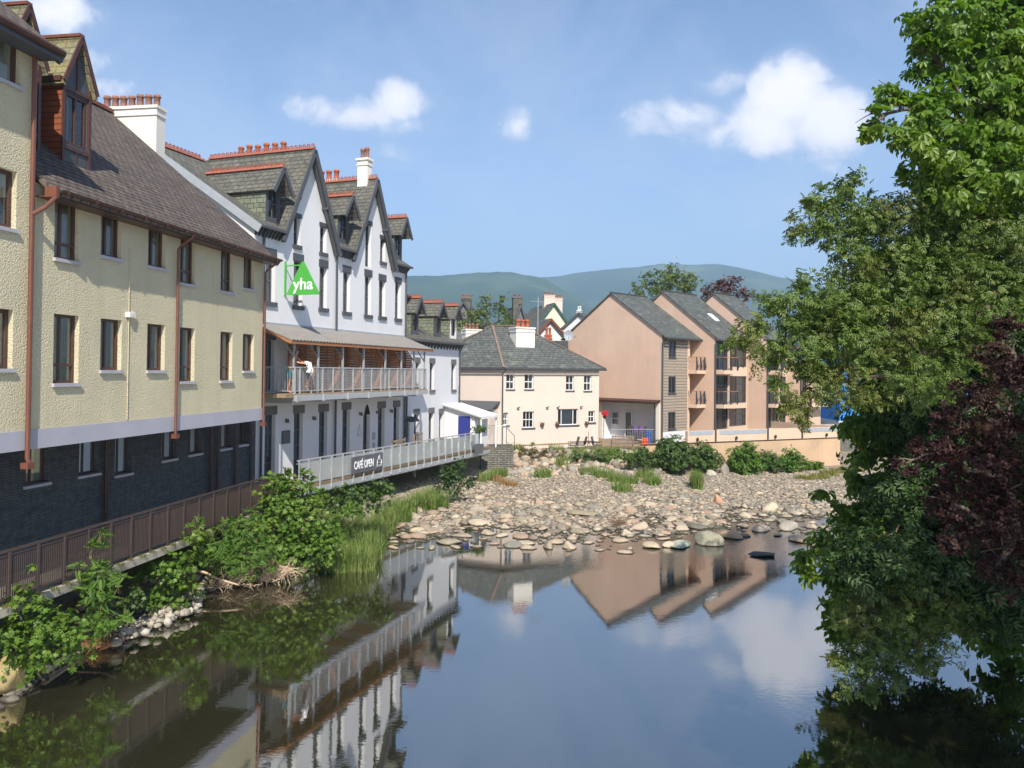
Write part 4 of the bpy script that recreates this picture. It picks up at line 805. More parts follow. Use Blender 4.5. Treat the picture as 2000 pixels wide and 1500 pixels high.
# ---------------------------------------------------------------- terrace things
def chair_(P,az,label,m=m_chair,grp='patio chairs by the cottage'):
    r_=root('patio_chair',label,'chair',tuple(P),az,grp)
    mb=MB(); mb.box(-.25,.25,-.25,.22,.42,.46); mb.build('seat',m,r_)
    mb=MB(); mb.bar((-.22,.22,.46),(-.22,.34,1.0),.46,.03,up=(1,0,0)) if False else mb.extr([(-.24,.22,.44),(-.24,.26,.44),(-.24,.40,1.0),(-.24,.36,1.0)],(.48,0,0)); mb.build('backrest',m,r_)
    for x in (-.25,.25):
        for y in (-.24,.22): mb=MB(); mb.tube([(x,y,0),(x,y,.44)],.016,5); mb.build('leg',m_black,r_)
        mb=MB(); mb.bar((x,-.26,.66),(x,.3,.66),.04,.03); mb.tube([(x,-.24,.44),(x,-.24,.66)],.014,5); mb.build('armrest',m_black,r_)
    return r_
gz=1.28
def gp(px,Y,z=gz): q=at(px,800,Y); return (q.x,q.y,z)
chair_(gp(1120,50.),170,'dark patio chair, leftmost by the round table below the cottage'); chair_(gp(1135,50.3),200,'dark patio chair just left of the round table below the cottage'); chair_(gp(1167,50.2),20,'dark patio chair right of the round table below the cottage')
r_=root('patio_table','small round dark patio table with a thin pole, between the chairs below the cottage','table',gp(1150,50.),90)
mb=MB(); mb.lathe((0,0,.7),[(.35,0),(.36,.02),(.35,.03)],16); mb.build('top',m_black,r_)
for a in (0,2.1,4.2): mb=MB(); mb.tube([(.3*math.cos(a),.3*math.sin(a),0),(0,0,.7)],.015,5); mb.build('leg',m_black,r_)
mb=MB(); mb.tube([(0,0,.7),(0,0,1.35)],.015,5); mb.build('pole',m_black,r_)
r_=root('garden_bench','grey brown slatted bench seen from behind, in front of the white porch','bench',gp(1217,51.2,1.3),92)
mb=MB(); mb.box(-.75,.75,0,.45,.42,.46); mb.build('seat',m_bench,r_); mb=MB(); mb.box(-.75,.75,-.04,0,.9,.98); mb.box(-.75,.75,-.04,0,.45,.5)
for j in range(15): mb.box(-.72+.1*j,-.66+.1*j,-.035,-.01,.5,.9)
mb.build('backrest',m_bench,r_)
for x in (-.75,.69):
    mb=MB(); mb.box(x,x+.06,-.04,.02,0,.9); mb.box(x,x+.06,.4,.45,0,.6); mb.box(x,x+.06,-.04,.45,.6,.65); mb.build('leg',m_bench,r_)
def post3(x0,z,n): pass
r_=root('porch_railing','thin pale railing across the white porch','railing',gp(1192,53.3,1.5),86)
mb=MB(); mb.bar((0,0,1.05),(3.1,0,1.05),.03,.03)
for j in range(26): mb.box(.12*j,.12*j+.012,-.006,.006,0,1.04)
mb.build('bars',m_lead,r_)
r_=root('blue_bin','blue plastic bin at the right of the porch','bin',gp(1264,54.2,1.5),90); mb=MB(); mb.hexa([(-.2,-.2,0),(.2,-.2,0),(.2,.2,0),(-.2,.2,0),(-.25,-.25,.8),(.25,-.25,.8),(.25,.25,.8),(-.25,.25,.8)]); mb.build('body',m_bluep,r_); mb=MB(); mb.box(-.28,.28,-.28,.28,.8,.88); mb.build('lid',m_bluep,r_)
for i,(px,l) in enumerate(((1257,'orange life jacket hanging left of its pair on the porch rail'),(1263,'orange life jacket hanging right of its pair on the porch rail'))):
    r_=root('life_jacket',l,'life jacket',gp(px,53.0,1.5),88,'orange life jackets on the porch'); mb=MB()
    for s_ in (-1,1): mb.hexa([(s_*.07-.055,-.05,.02),(s_*.07+.055,-.05,.02),(s_*.07+.055,.05,.02),(s_*.07-.055,.05,.02),(s_*.06-.045,-.04,.5),(s_*.06+.045,-.04,.5),(s_*.06+.045,.04,.5),(s_*.06-.045,.04,.5)])
    mb.build('panel',m_orange,r_); mb=MB(); mb.box(-.13,.13,-.055,-.05,.2,.25); mb.build('strap',m_black,r_)
r_=root('wetsuit_rail','dark wetsuits and purple towels draped over a clothes rail in the porch','clothes rail',gp(1245,53.6,1.5),88)
mb=MB(); mb.tube([(-.7,0,0),(-.7,0,1.25)],.02,5); mb.tube([(.6,0,0),(.6,0,1.25)],.02,5); mb.tube([(-.7,0,1.25),(.6,0,1.25)],.02,5); mb.build('frame',m_black,r_)
for x,w,m_,z in ((-.6,.25,m_black,.25),(-.3,.3,m_black,.3),(.05,.25,m_black,.35),(-.25,.3,m_purple,.8),(.15,.3,m_purple,.82),(.4,.2,m_black,.4)):
    mb=MB(); mb.hexa([(x,-.1,z),(x+w,-.08,z+.03),(x+w,.08,z),(x,.1,z),(x,-.03,1.28),(x+w,-.03,1.28),(x+w,.03,1.28),(x,.03,1.28)]); mb.build('garment',m_,r_)
r_=root('red_basket','red hanging flower basket at the porch window','flower basket',gp(1181,54.6,3.5),90)
mb=MB()
for j in range(60): v=Vector((R.gauss(0,1),R.gauss(0,1),R.gauss(0,1))).normalized()*R.uniform(.12,.26); mb.poly([v,v+Vector((.09,.0,.02)),v+Vector((.06,-.03,.09)),v+Vector((-.02,0,.07))])
mb.build('flowers',m_redc,r_); mb=MB(); mb.lathe((0,0,-.3),[(.06,0),(.17,.18),(.18,.2)],8); mb.build('basket',m_dkbrown,r_)
# potted tree at the deck end
P_=atz(940,884,2.0); r_=root('potted_tree','small round-headed potted tree at the far end of the cafe deck','potted plant',(P_.x-.1,P_.y-.4,2.0),90)
mb=MB(); mb.hexa([(-.2,-.2,0),(.2,-.2,0),(.2,.2,0),(-.2,.2,0),(-.25,-.25,.5),(.25,-.25,.5),(.25,.25,.5),(-.25,.25,.5)]); mb.build('pot',m_dgrey,r_); mb=MB(); mb.tube([(0,0,.5),(.02,0,1.0),(0,0,1.3)],.02,6); mb.build('stem',m_bark,r_)
potted=r_
# trellis + bench near arch
r_=root('wooden_planter_frame','wooden trellis frame beside the porch hood door of the white wing','trellis',WL,19.8)
mb=MB()
for x in (.15,.45,.75,1.05): mb.box(x,x+.04,-.55,-.51,2.0,3.15)
for z in (2.35,2.75,3.12): mb.box(.15,1.09,-.56,-.52,z,z+.04)
mb.build('frame',m_wood,r_)
r_=root('menu_board','low wooden barrier board standing on the deck before the arched door','menu board',WL,19.8)
mb=MB(); mb.box(-2.9,-1.5,-.9,-.86,2.95,3.05); mb.box(-2.9,-1.5,-.9,-.86,2.65,2.73); mb.box(-2.9,-2.84,-.9,-.86,2.0,3.1); mb.box(-1.56,-1.5,-.9,-.86,2.0,3.1); mb.bar((-2.86,-.88,2.7),(-2.2,-.88,3.0),.03,.05); mb.bar((-2.2,-.88,3.0),(-1.54,-.88,2.7),.03,.05); mb.build('frame',m_wood,r_)
# ================================================================ TERRAIN + WATER
def ip(x,xs,ys): return np.interp(x,xs,ys)
EY=[-80,10,15,17.7,20.7,22.2,23.9,24.5,26.5,28.1,30.5,36,44.8,48,60]; EX=[-9.6,-9.6,-9.75,-9.95,-9.45,-8.8,-8.0,-7.2,-6.4,-5.4,-6.3,-4.6,-1.5,-1.,-1.]
def vnoise(x,y,s,seed=0):
    x=np.asarray(x)*s+seed*17.3; y=np.asarray(y)*s+seed*9.1; xi=np.floor(x); yi=np.floor(y); fx=x-xi; fy=y-yi; fx=fx*fx*(3-2*fx); fy=fy*fy*(3-2*fy)
    h=lambda a,b:(np.sin(a*127.1+b*311.7+seed)*43758.5453)%1
    return (h(xi,yi)*(1-fx)+h(xi+1,yi)*fx)*(1-fy)+(h(xi,yi+1)*(1-fx)+h(xi+1,yi+1)*fx)*fy
def height(x,y):
    x=np.asarray(x,float); y=np.asarray(y,float)
    e=ip(y,EY,EX); d=x-e
    sh=np.clip(x-9,0,40)*.42
    bed=ip(y-sh*np.clip((y-36)/10,0,1),[-200,20,25,27.2,28.4,30.5,34,38,43,46,49,51,53,90],[-1.5,-1.4,-1.0,-.4,-.16,-.05,.04,.16,.3,.42,1.22,1.3,1.3,1.4])
    bed=np.where((x>12)&(y<66),np.minimum(bed,.25+np.clip(14-x,0,2)*.4),bed)
    ch=np.clip(1-np.abs(y-29.6)/2.2,0,1)*np.clip((x-4)/3,0,1)*.3+np.clip(1-np.abs(y-33.5-(x-11)*.3)/1.6,0,1)*np.clip((x-10)/3,0,1)*.3
    bed=bed-ch+(vnoise(x,y,.45,1)-.5)*(.22+.16*np.clip(1-np.abs(y-31)/4,0,1))*np.clip((y-26)/3,0,1)+(vnoise(x,y,1.7,2)-.5)*.09*np.clip((y-26)/3,0,1)
    left=np.clip(-d*.55,0,1.5); lw=np.clip(-d/.6,0,1); z=bed*(1-lw)+np.maximum(left*1.0+.02,bed)*lw
    z=np.where((y<27.5)&(d<1.2),np.maximum(z,-.05-np.clip(d,0,3)*.8),z)
    z=z+(vnoise(x,y,1.1,3)-.5)*.25*lw*np.clip((58-y)/4,0,1)
    rb=15+np.clip(y-24,0,100)*1.1; z=np.maximum(z,np.minimum(3.2,(x-rb)*.5)*np.where(x>rb,1,0)+np.where(x>rb,0,-9))
    z=np.where(x<-14,np.maximum(z,1.4),z)
    far=np.clip((np.hypot(x,y-20)-70)/60,0,1); return z*(1-far)+1.4*far
gx=np.concatenate([[-6000,-3000,-1200,-500,-200,-90,-45,-28,-20],np.arange(-16,24,.3),np.arange(24,46,1.),[50,60,90,200,500,1200,3000,6000]])
gy=np.concatenate([[-3000,-800,-200,-90,-50,-30,-15],np.arange(-6,14,1.),np.arange(14,56,.3),np.arange(56,75,1.5),[80,90,110,150,250,500,1200,3000,7000]])
GX,GY=np.meshgrid(gx,gy); GZ=height(GX,GY)
def gridmesh(name,X,Y,Z,m,smooth=True):
    ny,nx=X.shape; v=np.stack([X,Y,Z],-1).reshape(-1,3); i=np.arange(nx*ny).reshape(ny,nx)
    f=np.stack([i[:-1,:-1],i[:-1,1:],i[1:,1:],i[1:,:-1]],-1).reshape(-1,4)
    me=bpy.data.meshes.new(name); me.vertices.add(len(v)); me.vertices.foreach_set('co',v.astype(np.float32).ravel())
    me.loops.add(f.size); me.loops.foreach_set('vertex_index',f.astype(np.int32).ravel()); me.polygons.add(len(f))
    me.polygons.foreach_set('loop_start',np.arange(0,f.size,4,dtype=np.int32)); me.update(calc_edges=True)
    me.polygons.foreach_set('use_smooth',[smooth]*len(f)); me.materials.append(m); o=bpy.data.objects.new(name,me); C.objects.link(o); return o
def ground_mat():
    m,nt=NT('gravel_and_soil'); L=nt.links; tc=nt.nodes.new('ShaderNodeTexCoord'); v=tc.outputs['Object']
    g=nt.nodes.new('ShaderNodeNewGeometry'); sp=nt.nodes.new('ShaderNodeSeparateXYZ'); L.new(g.outputs['Position'],sp.inputs[0])
    vo=nt.nodes.new('ShaderNodeTexVoronoi'); vo.inputs['Scale'].default_value=7.; L.new(v,vo.inputs['Vector'])
    peb=mixc(nt,vo.outputs['Color'],(.30,.26,.19),(.46,.40,.31)); peb=mixc(nt,ramp(nt,vo.outputs['Distance'],.3,.75),peb,(.13,.10,.07))
    soil=mixc(nt,noise(nt,v,3.,6,.7),(.09,.065,.035),(.17,.13,.07)); moss=mixc(nt,noise(nt,v,1.5,6),(.07,.10,.025),(.12,.12,.05))
    soil=mixc(nt,ramp(nt,noise(nt,v,.6,5),.4,.6),soil,moss)
    hi=ramp(nt,math_(nt,'ADD',sp.outputs[2],math_(nt,'MULTIPLY',noise(nt,v,1.,4),.5)),.85,1.15)
    isleft=ramp(nt,sp.outputs[0],-3.2,-4.6); near=ramp(nt,sp.outputs[1],31,28)
    f=math_(nt,'MAXIMUM',hi,math_(nt,'MULTIPLY',isleft,near))
    c=mixc(nt,f,peb,soil); c=mixc(nt,ramp(nt,sp.outputs[2],.06,.0),c,(.035,.032,.018))
    farg=ramp(nt,sp.outputs[1],90,160); c=mixc(nt,farg,c,(.06,.09,.035))
    b=nt.nodes.new('ShaderNodeBsdfPrincipled'); L.new(c,b.inputs['Base Color']); b.inputs['Roughness'].default_value=.9
    bn=nt.nodes.new('ShaderNodeBump'); bn.inputs['Strength'].default_value=.8; bn.inputs['Distance'].default_value=.06
    L.new(math_(nt,'ADD',math_(nt,'MULTIPLY',vo.outputs['Distance'],-1.),noise(nt,v,9.,5)),bn.inputs['Height']); L.new(bn.outputs[0],b.inputs['Normal'])
    o=nt.nodes.new('ShaderNodeOutputMaterial'); L.new(b.outputs[0],o.inputs[0]); return m
tag(gridmesh('ground',GX,GY,GZ,ground_mat()),kind='structure')
def water_mat():
    m,nt=NT('river_water'); L=nt.links; tc=nt.nodes.new('ShaderNodeTexCoord'); v=tc.outputs['Object']
    g=nt.nodes.new('ShaderNodeNewGeometry'); sp=nt.nodes.new('ShaderNodeSeparateXYZ'); L.new(g.outputs['Position'],sp.inputs[0])
    d=nt.nodes.new('ShaderNodeBsdfDiffuse'); L.new(mixc(nt,noise(nt,v,.25,4),(.020,.020,.008),(.034,.031,.014)),d.inputs['Color'])
    gl=nt.nodes.new('ShaderNodeBsdfGlossy'); gl.inputs['Roughness'].default_value=.0; gl.inputs['Color'].default_value=(.93,.93,.93,1)
    f=nt.nodes.new('ShaderNodeFresnel'); f.inputs['IOR'].default_value=2.3
    fac=math_(nt,'ADD',math_(nt,'MULTIPLY',f.outputs[0],.76),.30)
    # ripples: gentle on the pool, livelier near the stones
    live=math_(nt,'MULTIPLY',ramp(nt,sp.outputs[1],25.,29.),ramp(nt,sp.outputs[0],-1.,8.))
    mp=nt.nodes.new('ShaderNodeMapping'); mp.inputs['Scale'].default_value=(1.,2.2,1.); L.new(v,mp.inputs[0])
    mp2=nt.nodes.new('ShaderNodeMapping'); mp2.inputs['Scale'].default_value=(1.,1.6,1.); L.new(v,mp2.inputs[0])
    patch=ramp(nt,noise(nt,v,.22,3),.5,.7)
    h1=math_(nt,'MULTIPLY',noise(nt,mp.outputs[0],5.5,3,.5,.4),math_(nt,'ADD',math_(nt,'ADD',math_(nt,'MULTIPLY',live,.009),math_(nt,'MULTIPLY',patch,.0010)),.0004))
    h2=math_(nt,'MULTIPLY',noise(nt,mp2.outputs[0],.7,2,.4),.0010)
    bn=nt.nodes.new('ShaderNodeBump'); bn.inputs['Strength'].default_value=1.; bn.inputs['Distance'].default_value=1.
    L.new(math_(nt,'ADD',h1,h2),bn.inputs['Height']); L.new(bn.outputs[0],gl.inputs['Normal']); 
    x=nt.nodes.new('ShaderNodeMixShader'); L.new(fac,x.inputs[0]); L.new(d.outputs[0],x.inputs[1]); L.new(gl.outputs[0],x.inputs[2])
    # specks of foam and pollen drifting on the surface
    vo=nt.nodes.new('ShaderNodeTexVoronoi'); vo.inputs['Scale'].default_value=5.; L.new(v,vo.inputs['Vector'])
    spk=math_(nt,'MULTIPLY',math_(nt,'LESS_THAN',vo.outputs['Distance'],.045),math_(nt,'GREATER_THAN',noise(nt,v,.5,3),.52))
    sd=nt.nodes.new('ShaderNodeBsdfDiffuse'); sd.inputs['Color'].default_value=(.30,.30,.24,1)
    y=nt.nodes.new('ShaderNodeMixShader'); L.new(math_(nt,'MULTIPLY',spk,.7),y.inputs[0]); L.new(x.outputs[0],y.inputs[1]); L.new(sd.outputs[0],y.inputs[2])
    o=nt.nodes.new('ShaderNodeOutputMaterial'); L.new(y.outputs[0],o.inputs[0]); return m
mb=MB(); mb.poly([(-30,-80,0),(70,-80,0),(70,60,0),(-30,60,0)]); tag(mb.build('river_water',water_mat()),kind='structure')
# ---------------------------------------------------------------- hills
def hills(name,Y,prof,depth,m,base=0):
    xs=np.linspace(-.95,1.0,240); pz=np.interp(xs,[(p[0]-1000)/1500 for p in prof],[(727-p[1])/1500 for p in prof])
    ts=np.linspace(0,1,30); X=[];Yy=[];Z=[]
    for t in ts:
        yy=Y-depth*(1-t); prf=math.sin(t*math.pi/2)**1.2
        X.append(xs*Y); Yy.append(np.full_like(xs,yy)+60*vnoise(xs*Y,yy,.004,5)); Z.append(pz*Y*prf+6.5*t+(vnoise(xs*Y,yy,.01,4)-.5)*22*math.sin(t*math.pi)+(vnoise(xs*Y,yy,.05,6)-.5)*5*t+2)
    for t in (1.1,1.3):
        X.append(xs*Y); Yy.append(np.full_like(xs,Y+depth*(t-1))); Z.append(pz*Y*(1-(t-1)*.6))
    o=gridmesh(name,np.array(X),np.array(Yy),np.array(Z),m); return tag(o,kind='structure')
def hill_mat(a,b,c):
    m,nt=NT('wooded_hillside'); L=nt.links; tc=nt.nodes.new('ShaderNodeTexCoord'); v=tc.outputs['Object']
    x=mixc(nt,ramp(nt,noise(nt,v,.004,5,.6),.42,.58),a,b); x=mixc(nt,ramp(nt,noise(nt,v,.0022,5,.6),.52,.66),x,c); x=mixc(nt,1.,x,mixc(nt,noise(nt,v,.06,6,.8),(.5,.5,.5),(1.5,1.5,1.5)),'MULTIPLY')
    b_=nt.nodes.new('ShaderNodeBsdfDiffuse'); L.new(x,b_.inputs[0]); o=nt.nodes.new('ShaderNodeOutputMaterial'); L.new(b_.outputs[0],o.inputs[0]); return m
hm=hill_mat((.018,.04,.018),(.04,.07,.025),(.09,.12,.05))
hills('far_hills',3600,[(-500,600),(500,560),(800,556),(1000,552),(1045,549),(1120,541),(1200,530),(1290,520),(1380,520),(1450,532),(1510,544),(1560,560),(1650,590),(1800,600),(2500,620)],1500,hm)
hills('near_hills',2500,[(-500,560),(500,552),(780,549),(860,545),(940,541),(990,538),(1030,543),(1060,552),(1120,585),(1200,640),(1300,700),(1500,715),(2500,715)],1000,hm)
# ================================================================ STONES
def stone_mesh(seed,sub=2,flat=.55):
    r_=random.Random(seed); bm=bmesh.new(); bmesh.ops.create_icosphere(bm,subdivisions=sub,radius=1)
    pl_=[(Vector((r_.gauss(0,1),r_.gauss(0,1),r_.gauss(0,1))).normalized(),r_.uniform(.55,.92)) for _ in range(12)]
    for v in bm.verts:
        for n,d in pl_:
            k=v.co.dot(n)
            if k>d: v.co-=n*(k-d)*.95
        v.co*=1+.05*math.sin(v.co.x*7+seed)*math.sin(v.co.y*6+1.3*seed)
        v.co.z*=flat
    me=bpy.data.meshes.new('stone'); bm.to_mesh(me); bm.free(); me.polygons.foreach_set('use_smooth',[True]*len(me.polygons)); return me
SC=[(.47,.36,.27),(.26,.235,.185),(.54,.46,.35),(.17,.155,.13),(.42,.30,.225),(.50,.42,.33),(.23,.225,.20),(.40,.345,.26),(.13,.125,.11),(.52,.42,.31)]
m_stoneo=islandmat('river_stone',SC,.85,True,.5,8.,.04); m_stoneI=islandmat('river_cobbles',SC,.85,False,.5,14.,.03)
SM=[stone_mesh(s,3,f) for s,f in ((1,.42),(2,.34),(3,.6),(4,.4),(5,.3),(6,.75),(7,.38),(8,.5))]
for me in SM: me.materials.append(m_stoneo)
def put_stone(P,r,k,rz,label,cat='stone',group=None,name='river_stone',sc_=(1,1,1),m=None,tilt=0):
    me=SM[k%8]
    if m: me=me.copy(); me.materials.clear(); me.materials.append(m)
    o=bpy.data.objects.new(name,me); C.objects.link(o); o.location=P; o.rotation_euler=(tilt,tilt*.5,rz); o.scale=(r*sc_[0],r*sc_[1],r*sc_[2]); return tag(o,label,cat,group)
def hz(x,y): return float(height(x,y))
def sm_(c): return islandmat('boulder',[c,sc(c,1.15)],.85,True,.6,6.,.05)
big=[(1387,1066,.62,2,'largest grey-green boulder at the water edge, right of centre',(.30,.29,.22),(1,.8,1.15)),(1425,1052,.6,0,'tan boulder leaning behind the largest grey-green boulder',(.45,.32,.22),(1.1,.8,.9)),
(1330,1071,.5,3,'pale green flat-topped boulder left of the largest one',(.40,.42,.33),(1.1,.8,.9)),(1275,1071,.45,1,'rounded tan boulder at the left end of the boulder row in the water',(.46,.38,.28),(1.1,.8,.8)),
(1404,985,.36,5,'upright orange-tan stone standing on the dry cobbles',(.50,.29,.19),(.9,.7,1.3)),(1141,1010,.62,3,'big brown-grey boulder in the middle of the cobbles',(.30,.26,.19),(1.2,.8,.8)),
(1415,930,.5,5,'large rounded brown boulder among the bushes',(.27,.24,.21),(1,.9,1.5)),(1389,931,.42,2,'pale rounded boulder left of the brown one by the bushes',(.42,.40,.33),(1,.8,1.1)),
(1492,1089,.5,4,'dark flat stone just breaking the still water',(.09,.085,.08),(1.2,.6,.6)),(1545,1035,.6,0,'broad grey boulder in the right-hand channel',(.34,.31,.26),(1.2,.8,.9)),(1570,1060,.5,7,'tan boulder nearest the overhanging leaves',(.45,.35,.25),(1.1,.8,.8)),
(1049,1005,.42,6,'rounded grey-brown boulder left of the middle one',(.30,.27,.21),(1,.8,.9)),(1025,925,.5,3,'grey boulder at the left foot of the overgrown bank',(.34,.33,.29),(1.1,.9,1)),(1050,930,.45,7,'pale grey boulder at the foot of the overgrown bank',(.38,.36,.31),(1,.9,1)),
(1310,1070,.33,2,'cream stone wedged in the boulder row',(.50,.42,.32),(1,.8,.9)),(1000,925,.4,0,'low grey boulder beside the pale grey one on the bank',(.30,.30,.27),(1.2,.9,.9)),
(771,1010,.5,4,'dark grey flat boulder where the grass meets the cobbles',(.17,.15,.14),(1.3,.8,.7)),(807,985,.5,2,'grey-brown rounded boulder under the grass edge',(.28,.25,.20),(1.1,.9,1)),(1520,1047,.22,1,'small tan stone alone in the channel',(.46,.36,.26),(1.1,.8,.8)),(1424,1040,.2,4,'small pale stone in the water behind the largest boulder',(.44,.38,.3),(1,.8,.8))]
occ=[]
for i,(px,py,r,k,l,c,s_) in enumerate(big):
    q=atz(px,py,.05)
    for _ in range(6): q=atz(px,py,max(0.0,hz(q.x,q.y)))
    put_stone((q.x,q.y+r*.5,max(0,hz(q.x,q.y+.3))+r*.12),r,k,R.uniform(0,6),l,'boulder',None,'boulder',s_,sm_(c)); occ.append((q.x,q.y+r*.5,r))
n=0; tries=0
def free(x,y,r): return all((x-a)**2+(y-b)**2>((r+c)*.72)**2 for a,b,c in occ)
while n<280 and tries<6000:
    tries+=1; t=R.random()
    y=27.9+R.random()**1.5*9; e=float(ip(y,EY,EX)); x=R.uniform(e+.3,min(14,y*.5)); r=R.choice([R.uniform(.12,.24),R.uniform(.16,.4),R.uniform(.2,.55)])*(1.1 if y<31 else .95)
    z=hz(x,y)
    if z<-.28 or (x>7 and y<31.8 and R.random()<.8): continue
    if not free(x,y,r): continue
    occ.append((x,y,r)); n+=1
    put_stone((x,y,max(-.03,z)+r*.05),r,n,R.uniform(0,6.28),'flattish tan or grey river stone lying among its likes on the dry bed','stone','rounded stones on the river bed','river_stone',(1,R.uniform(.5,.95),R.uniform(.55,1.05)),tilt=R.uniform(-.15,.15))
def stone_field(name,pts,label,cat,flat=.55,m=None):
    base=[]
    for s in range(6):
        me=stone_mesh(s+20,1,flat); base.append((np.array([v.co[:] for v in me.vertices]),np.array([p.vertices[:] for p in me.polygons])))
    V=[];Fc=[];off=0
    for i,(x,y,z,r) in enumerate(pts):
        bv,bf=base[i%6]; a=R.uniform(0,6.28); ca,sa=math.cos(a),math.sin(a); s1=R.uniform(.6,1.)
        v=bv*np.array([r,r*s1,r*R.uniform(.7,1.2)]); v=np.stack([v[:,0]*ca-v[:,1]*sa+x,v[:,0]*sa+v[:,1]*ca+y,v[:,2]+z],-1); V.append(v); Fc.append(bf+off); off+=len(bv)
    V=np.concatenate(V); Fc=np.concatenate(Fc)
    o=rawmesh(name,V,Fc,m or m_stoneI,True); return tag(o,label,cat,None,'stuff')
def rawmesh(name,V,F,m,smooth=False,parent=None):
    k=F.shape[1]; me=bpy.data.meshes.new(name); me.vertices.add(len(V)); me.vertices.foreach_set('co',V.astype(np.float32).ravel())
    me.loops.add(F.size); me.loops.foreach_set('vertex_index',F.astype(np.int32).ravel()); me.polygons.add(len(F)); me.polygons.foreach_set('loop_start',np.arange(0,F.size,k,dtype=np.int32)); me.update(calc_edges=True)
    if smooth: me.polygons.foreach_set('use_smooth',[True]*len(F))
    me.materials.append(m); o=bpy.data.objects.new(name,me); C.objects.link(o)
    if parent is not None: o.parent=parent
    return o
pts=[]
for i in range(14000):
    y=28.3+R.random()**.9*22; e=float(ip(y,EY,EX)); x=R.uniform(e-.2,y*.62 if y<44 else y*.5); r=(abs(R.gauss(.085,.045))+.04)*(1-.3*min(1,max(0,(y-34)/12)))
    if R.random()<.05 and y<41: r*=2.2
    z=hz(x,y)
    if y<33 and x>6 and R.random()<.7: continue
    if z<-.1 or z>1.15: continue
    pts.append((x,y,max(z,-.02)+r*.12,r))
stone_field('river_cobbles',pts,'dense spread of small tan and grey cobbles over the dry river bed','cobbles',.42)
pts=[]
for i in range(520):
    y=R.uniform(14,27.5); e=float(ip(y,EY,EX)); x=e+R.uniform(-1.0,.12); r=R.uniform(.06,.22); pts.append((x,y,max(-.02,hz(x,y))+.03,r))
stone_field('bank_rubble',pts,'dark broken rubble along the foot of the left bank','rubble',.7,islandmat('bank_rubble',[(.20,.18,.15),(.10,.09,.08),(.30,.27,.23)],.9,False,.6,12,.04))
pts=[]
for i in range(420):
    px=R.uniform(985,1290); Y=R.uniform(45.5,49.8); q=at(px,800,Y); r=R.uniform(.12,.45); pts.append((q.x,q.y,hz(q.x,q.y)+r*.2,r))
stone_field('bank_boulders',pts,'jumbled grey rocks of the overgrown bank below the cottage','rocks',.75)
# ================================================================ LEAVES
def basis(N,up=None):
    N=N/np.linalg.norm(N,axis=1,keepdims=True); r_=NR.normal(size=N.shape) if up is None else up
    T=r_-(r_*N).sum(1,keepdims=True)*N; T/=np.linalg.norm(T,axis=1,keepdims=True)+1e-9
    return np.cross(T,N),T,N
SH={}
def leaf(w=.3,b=.08,y0=0.,y1=1.,ang=0.,droop=0.,ox=0,oy=0,wf=.55):
    v=np.array([(0,y0,0),(w,(y0+y1)*wf,b),(0,y1,-.12),(-w,(y0+y1)*wf,b)],float); ca,sa=math.cos(ang),math.sin(ang)
    v[:,2]-=droop*v[:,1]**2
    return np.stack([v[:,0]*ca-v[:,1]*sa+ox,v[:,0]*sa+v[:,1]*ca+oy,v[:,2]],-1)
def mkshape(ls): V=np.concatenate(ls); n=len(ls); F=np.concatenate([np.array([(0,1,2),(0,2,3)])+4*i for i in range(n)]); return V,F
SH['oval']=mkshape([leaf(.3)])
SH['palm']=mkshape([leaf(.21,.05,.08,s,a,.35,wf=.68) for a,s in ((0,1.),(.75,.92),(-.75,.92),(1.5,.68),(-1.5,.68))])
SH['spray']=mkshape([leaf(.075,.02,0,.42,a,.1,0,oy) for a,oy in ((.9,.0),(-.9,.08),(.8,.25),(-.8,.33),(.6,.5),(-.55,.52),(0,.58),(1.5,.1))])
SH['twin']=mkshape([leaf(.2,.05,0,.6,a,.1,0,oy) for a,oy in ((.8,.0),(-.8,.1),(.0,.35))])
def lobed(n=5):
    V=[(0,0,0)];k=2*n+1
    for i in range(k):
        a=-2.3+4.6*i/(k-1); r=(1. if i%2 else .52)*(1-.18*abs(a)/2.3); V.append((math.sin(a)*r*.62,math.cos(a)*r*.62+.35,-.12*r*r))
    V=np.array(V); F=np.array([(0,i+1,i) for i in range(1,k)]); return V,F
SH['lobed']=lobed()
SH['fern']=mkshape([leaf(.07,.01,0,.34*(1-.7*oy),a,.1,0,oy) for oy in (.08,.22,.36,.5,.64,.78) for a in (1.1,-1.1)]+[leaf(.05,0,.8,1.05)])
def leaves(name,P,N,size,shape,m,parent=None,up=None,**tags):
    V0,F0_=SH[shape]; A,B,Cn=basis(N,up); n=len(P); s=size.reshape(-1,1,1)
    V=(A[:,None,:]*V0[None,:,0:1]+B[:,None,:]*V0[None,:,1:2]+Cn[:,None,:]*V0[None,:,2:3])*s+P[:,None,:]
    F=F0_[None]+ (np.arange(n)*len(V0))[:,None,None]
    o=rawmesh(name,V.reshape(-1,3),F.reshape(-1,3),m,False,parent)
    for k,v in tags.items(): o[k]=v
    return o
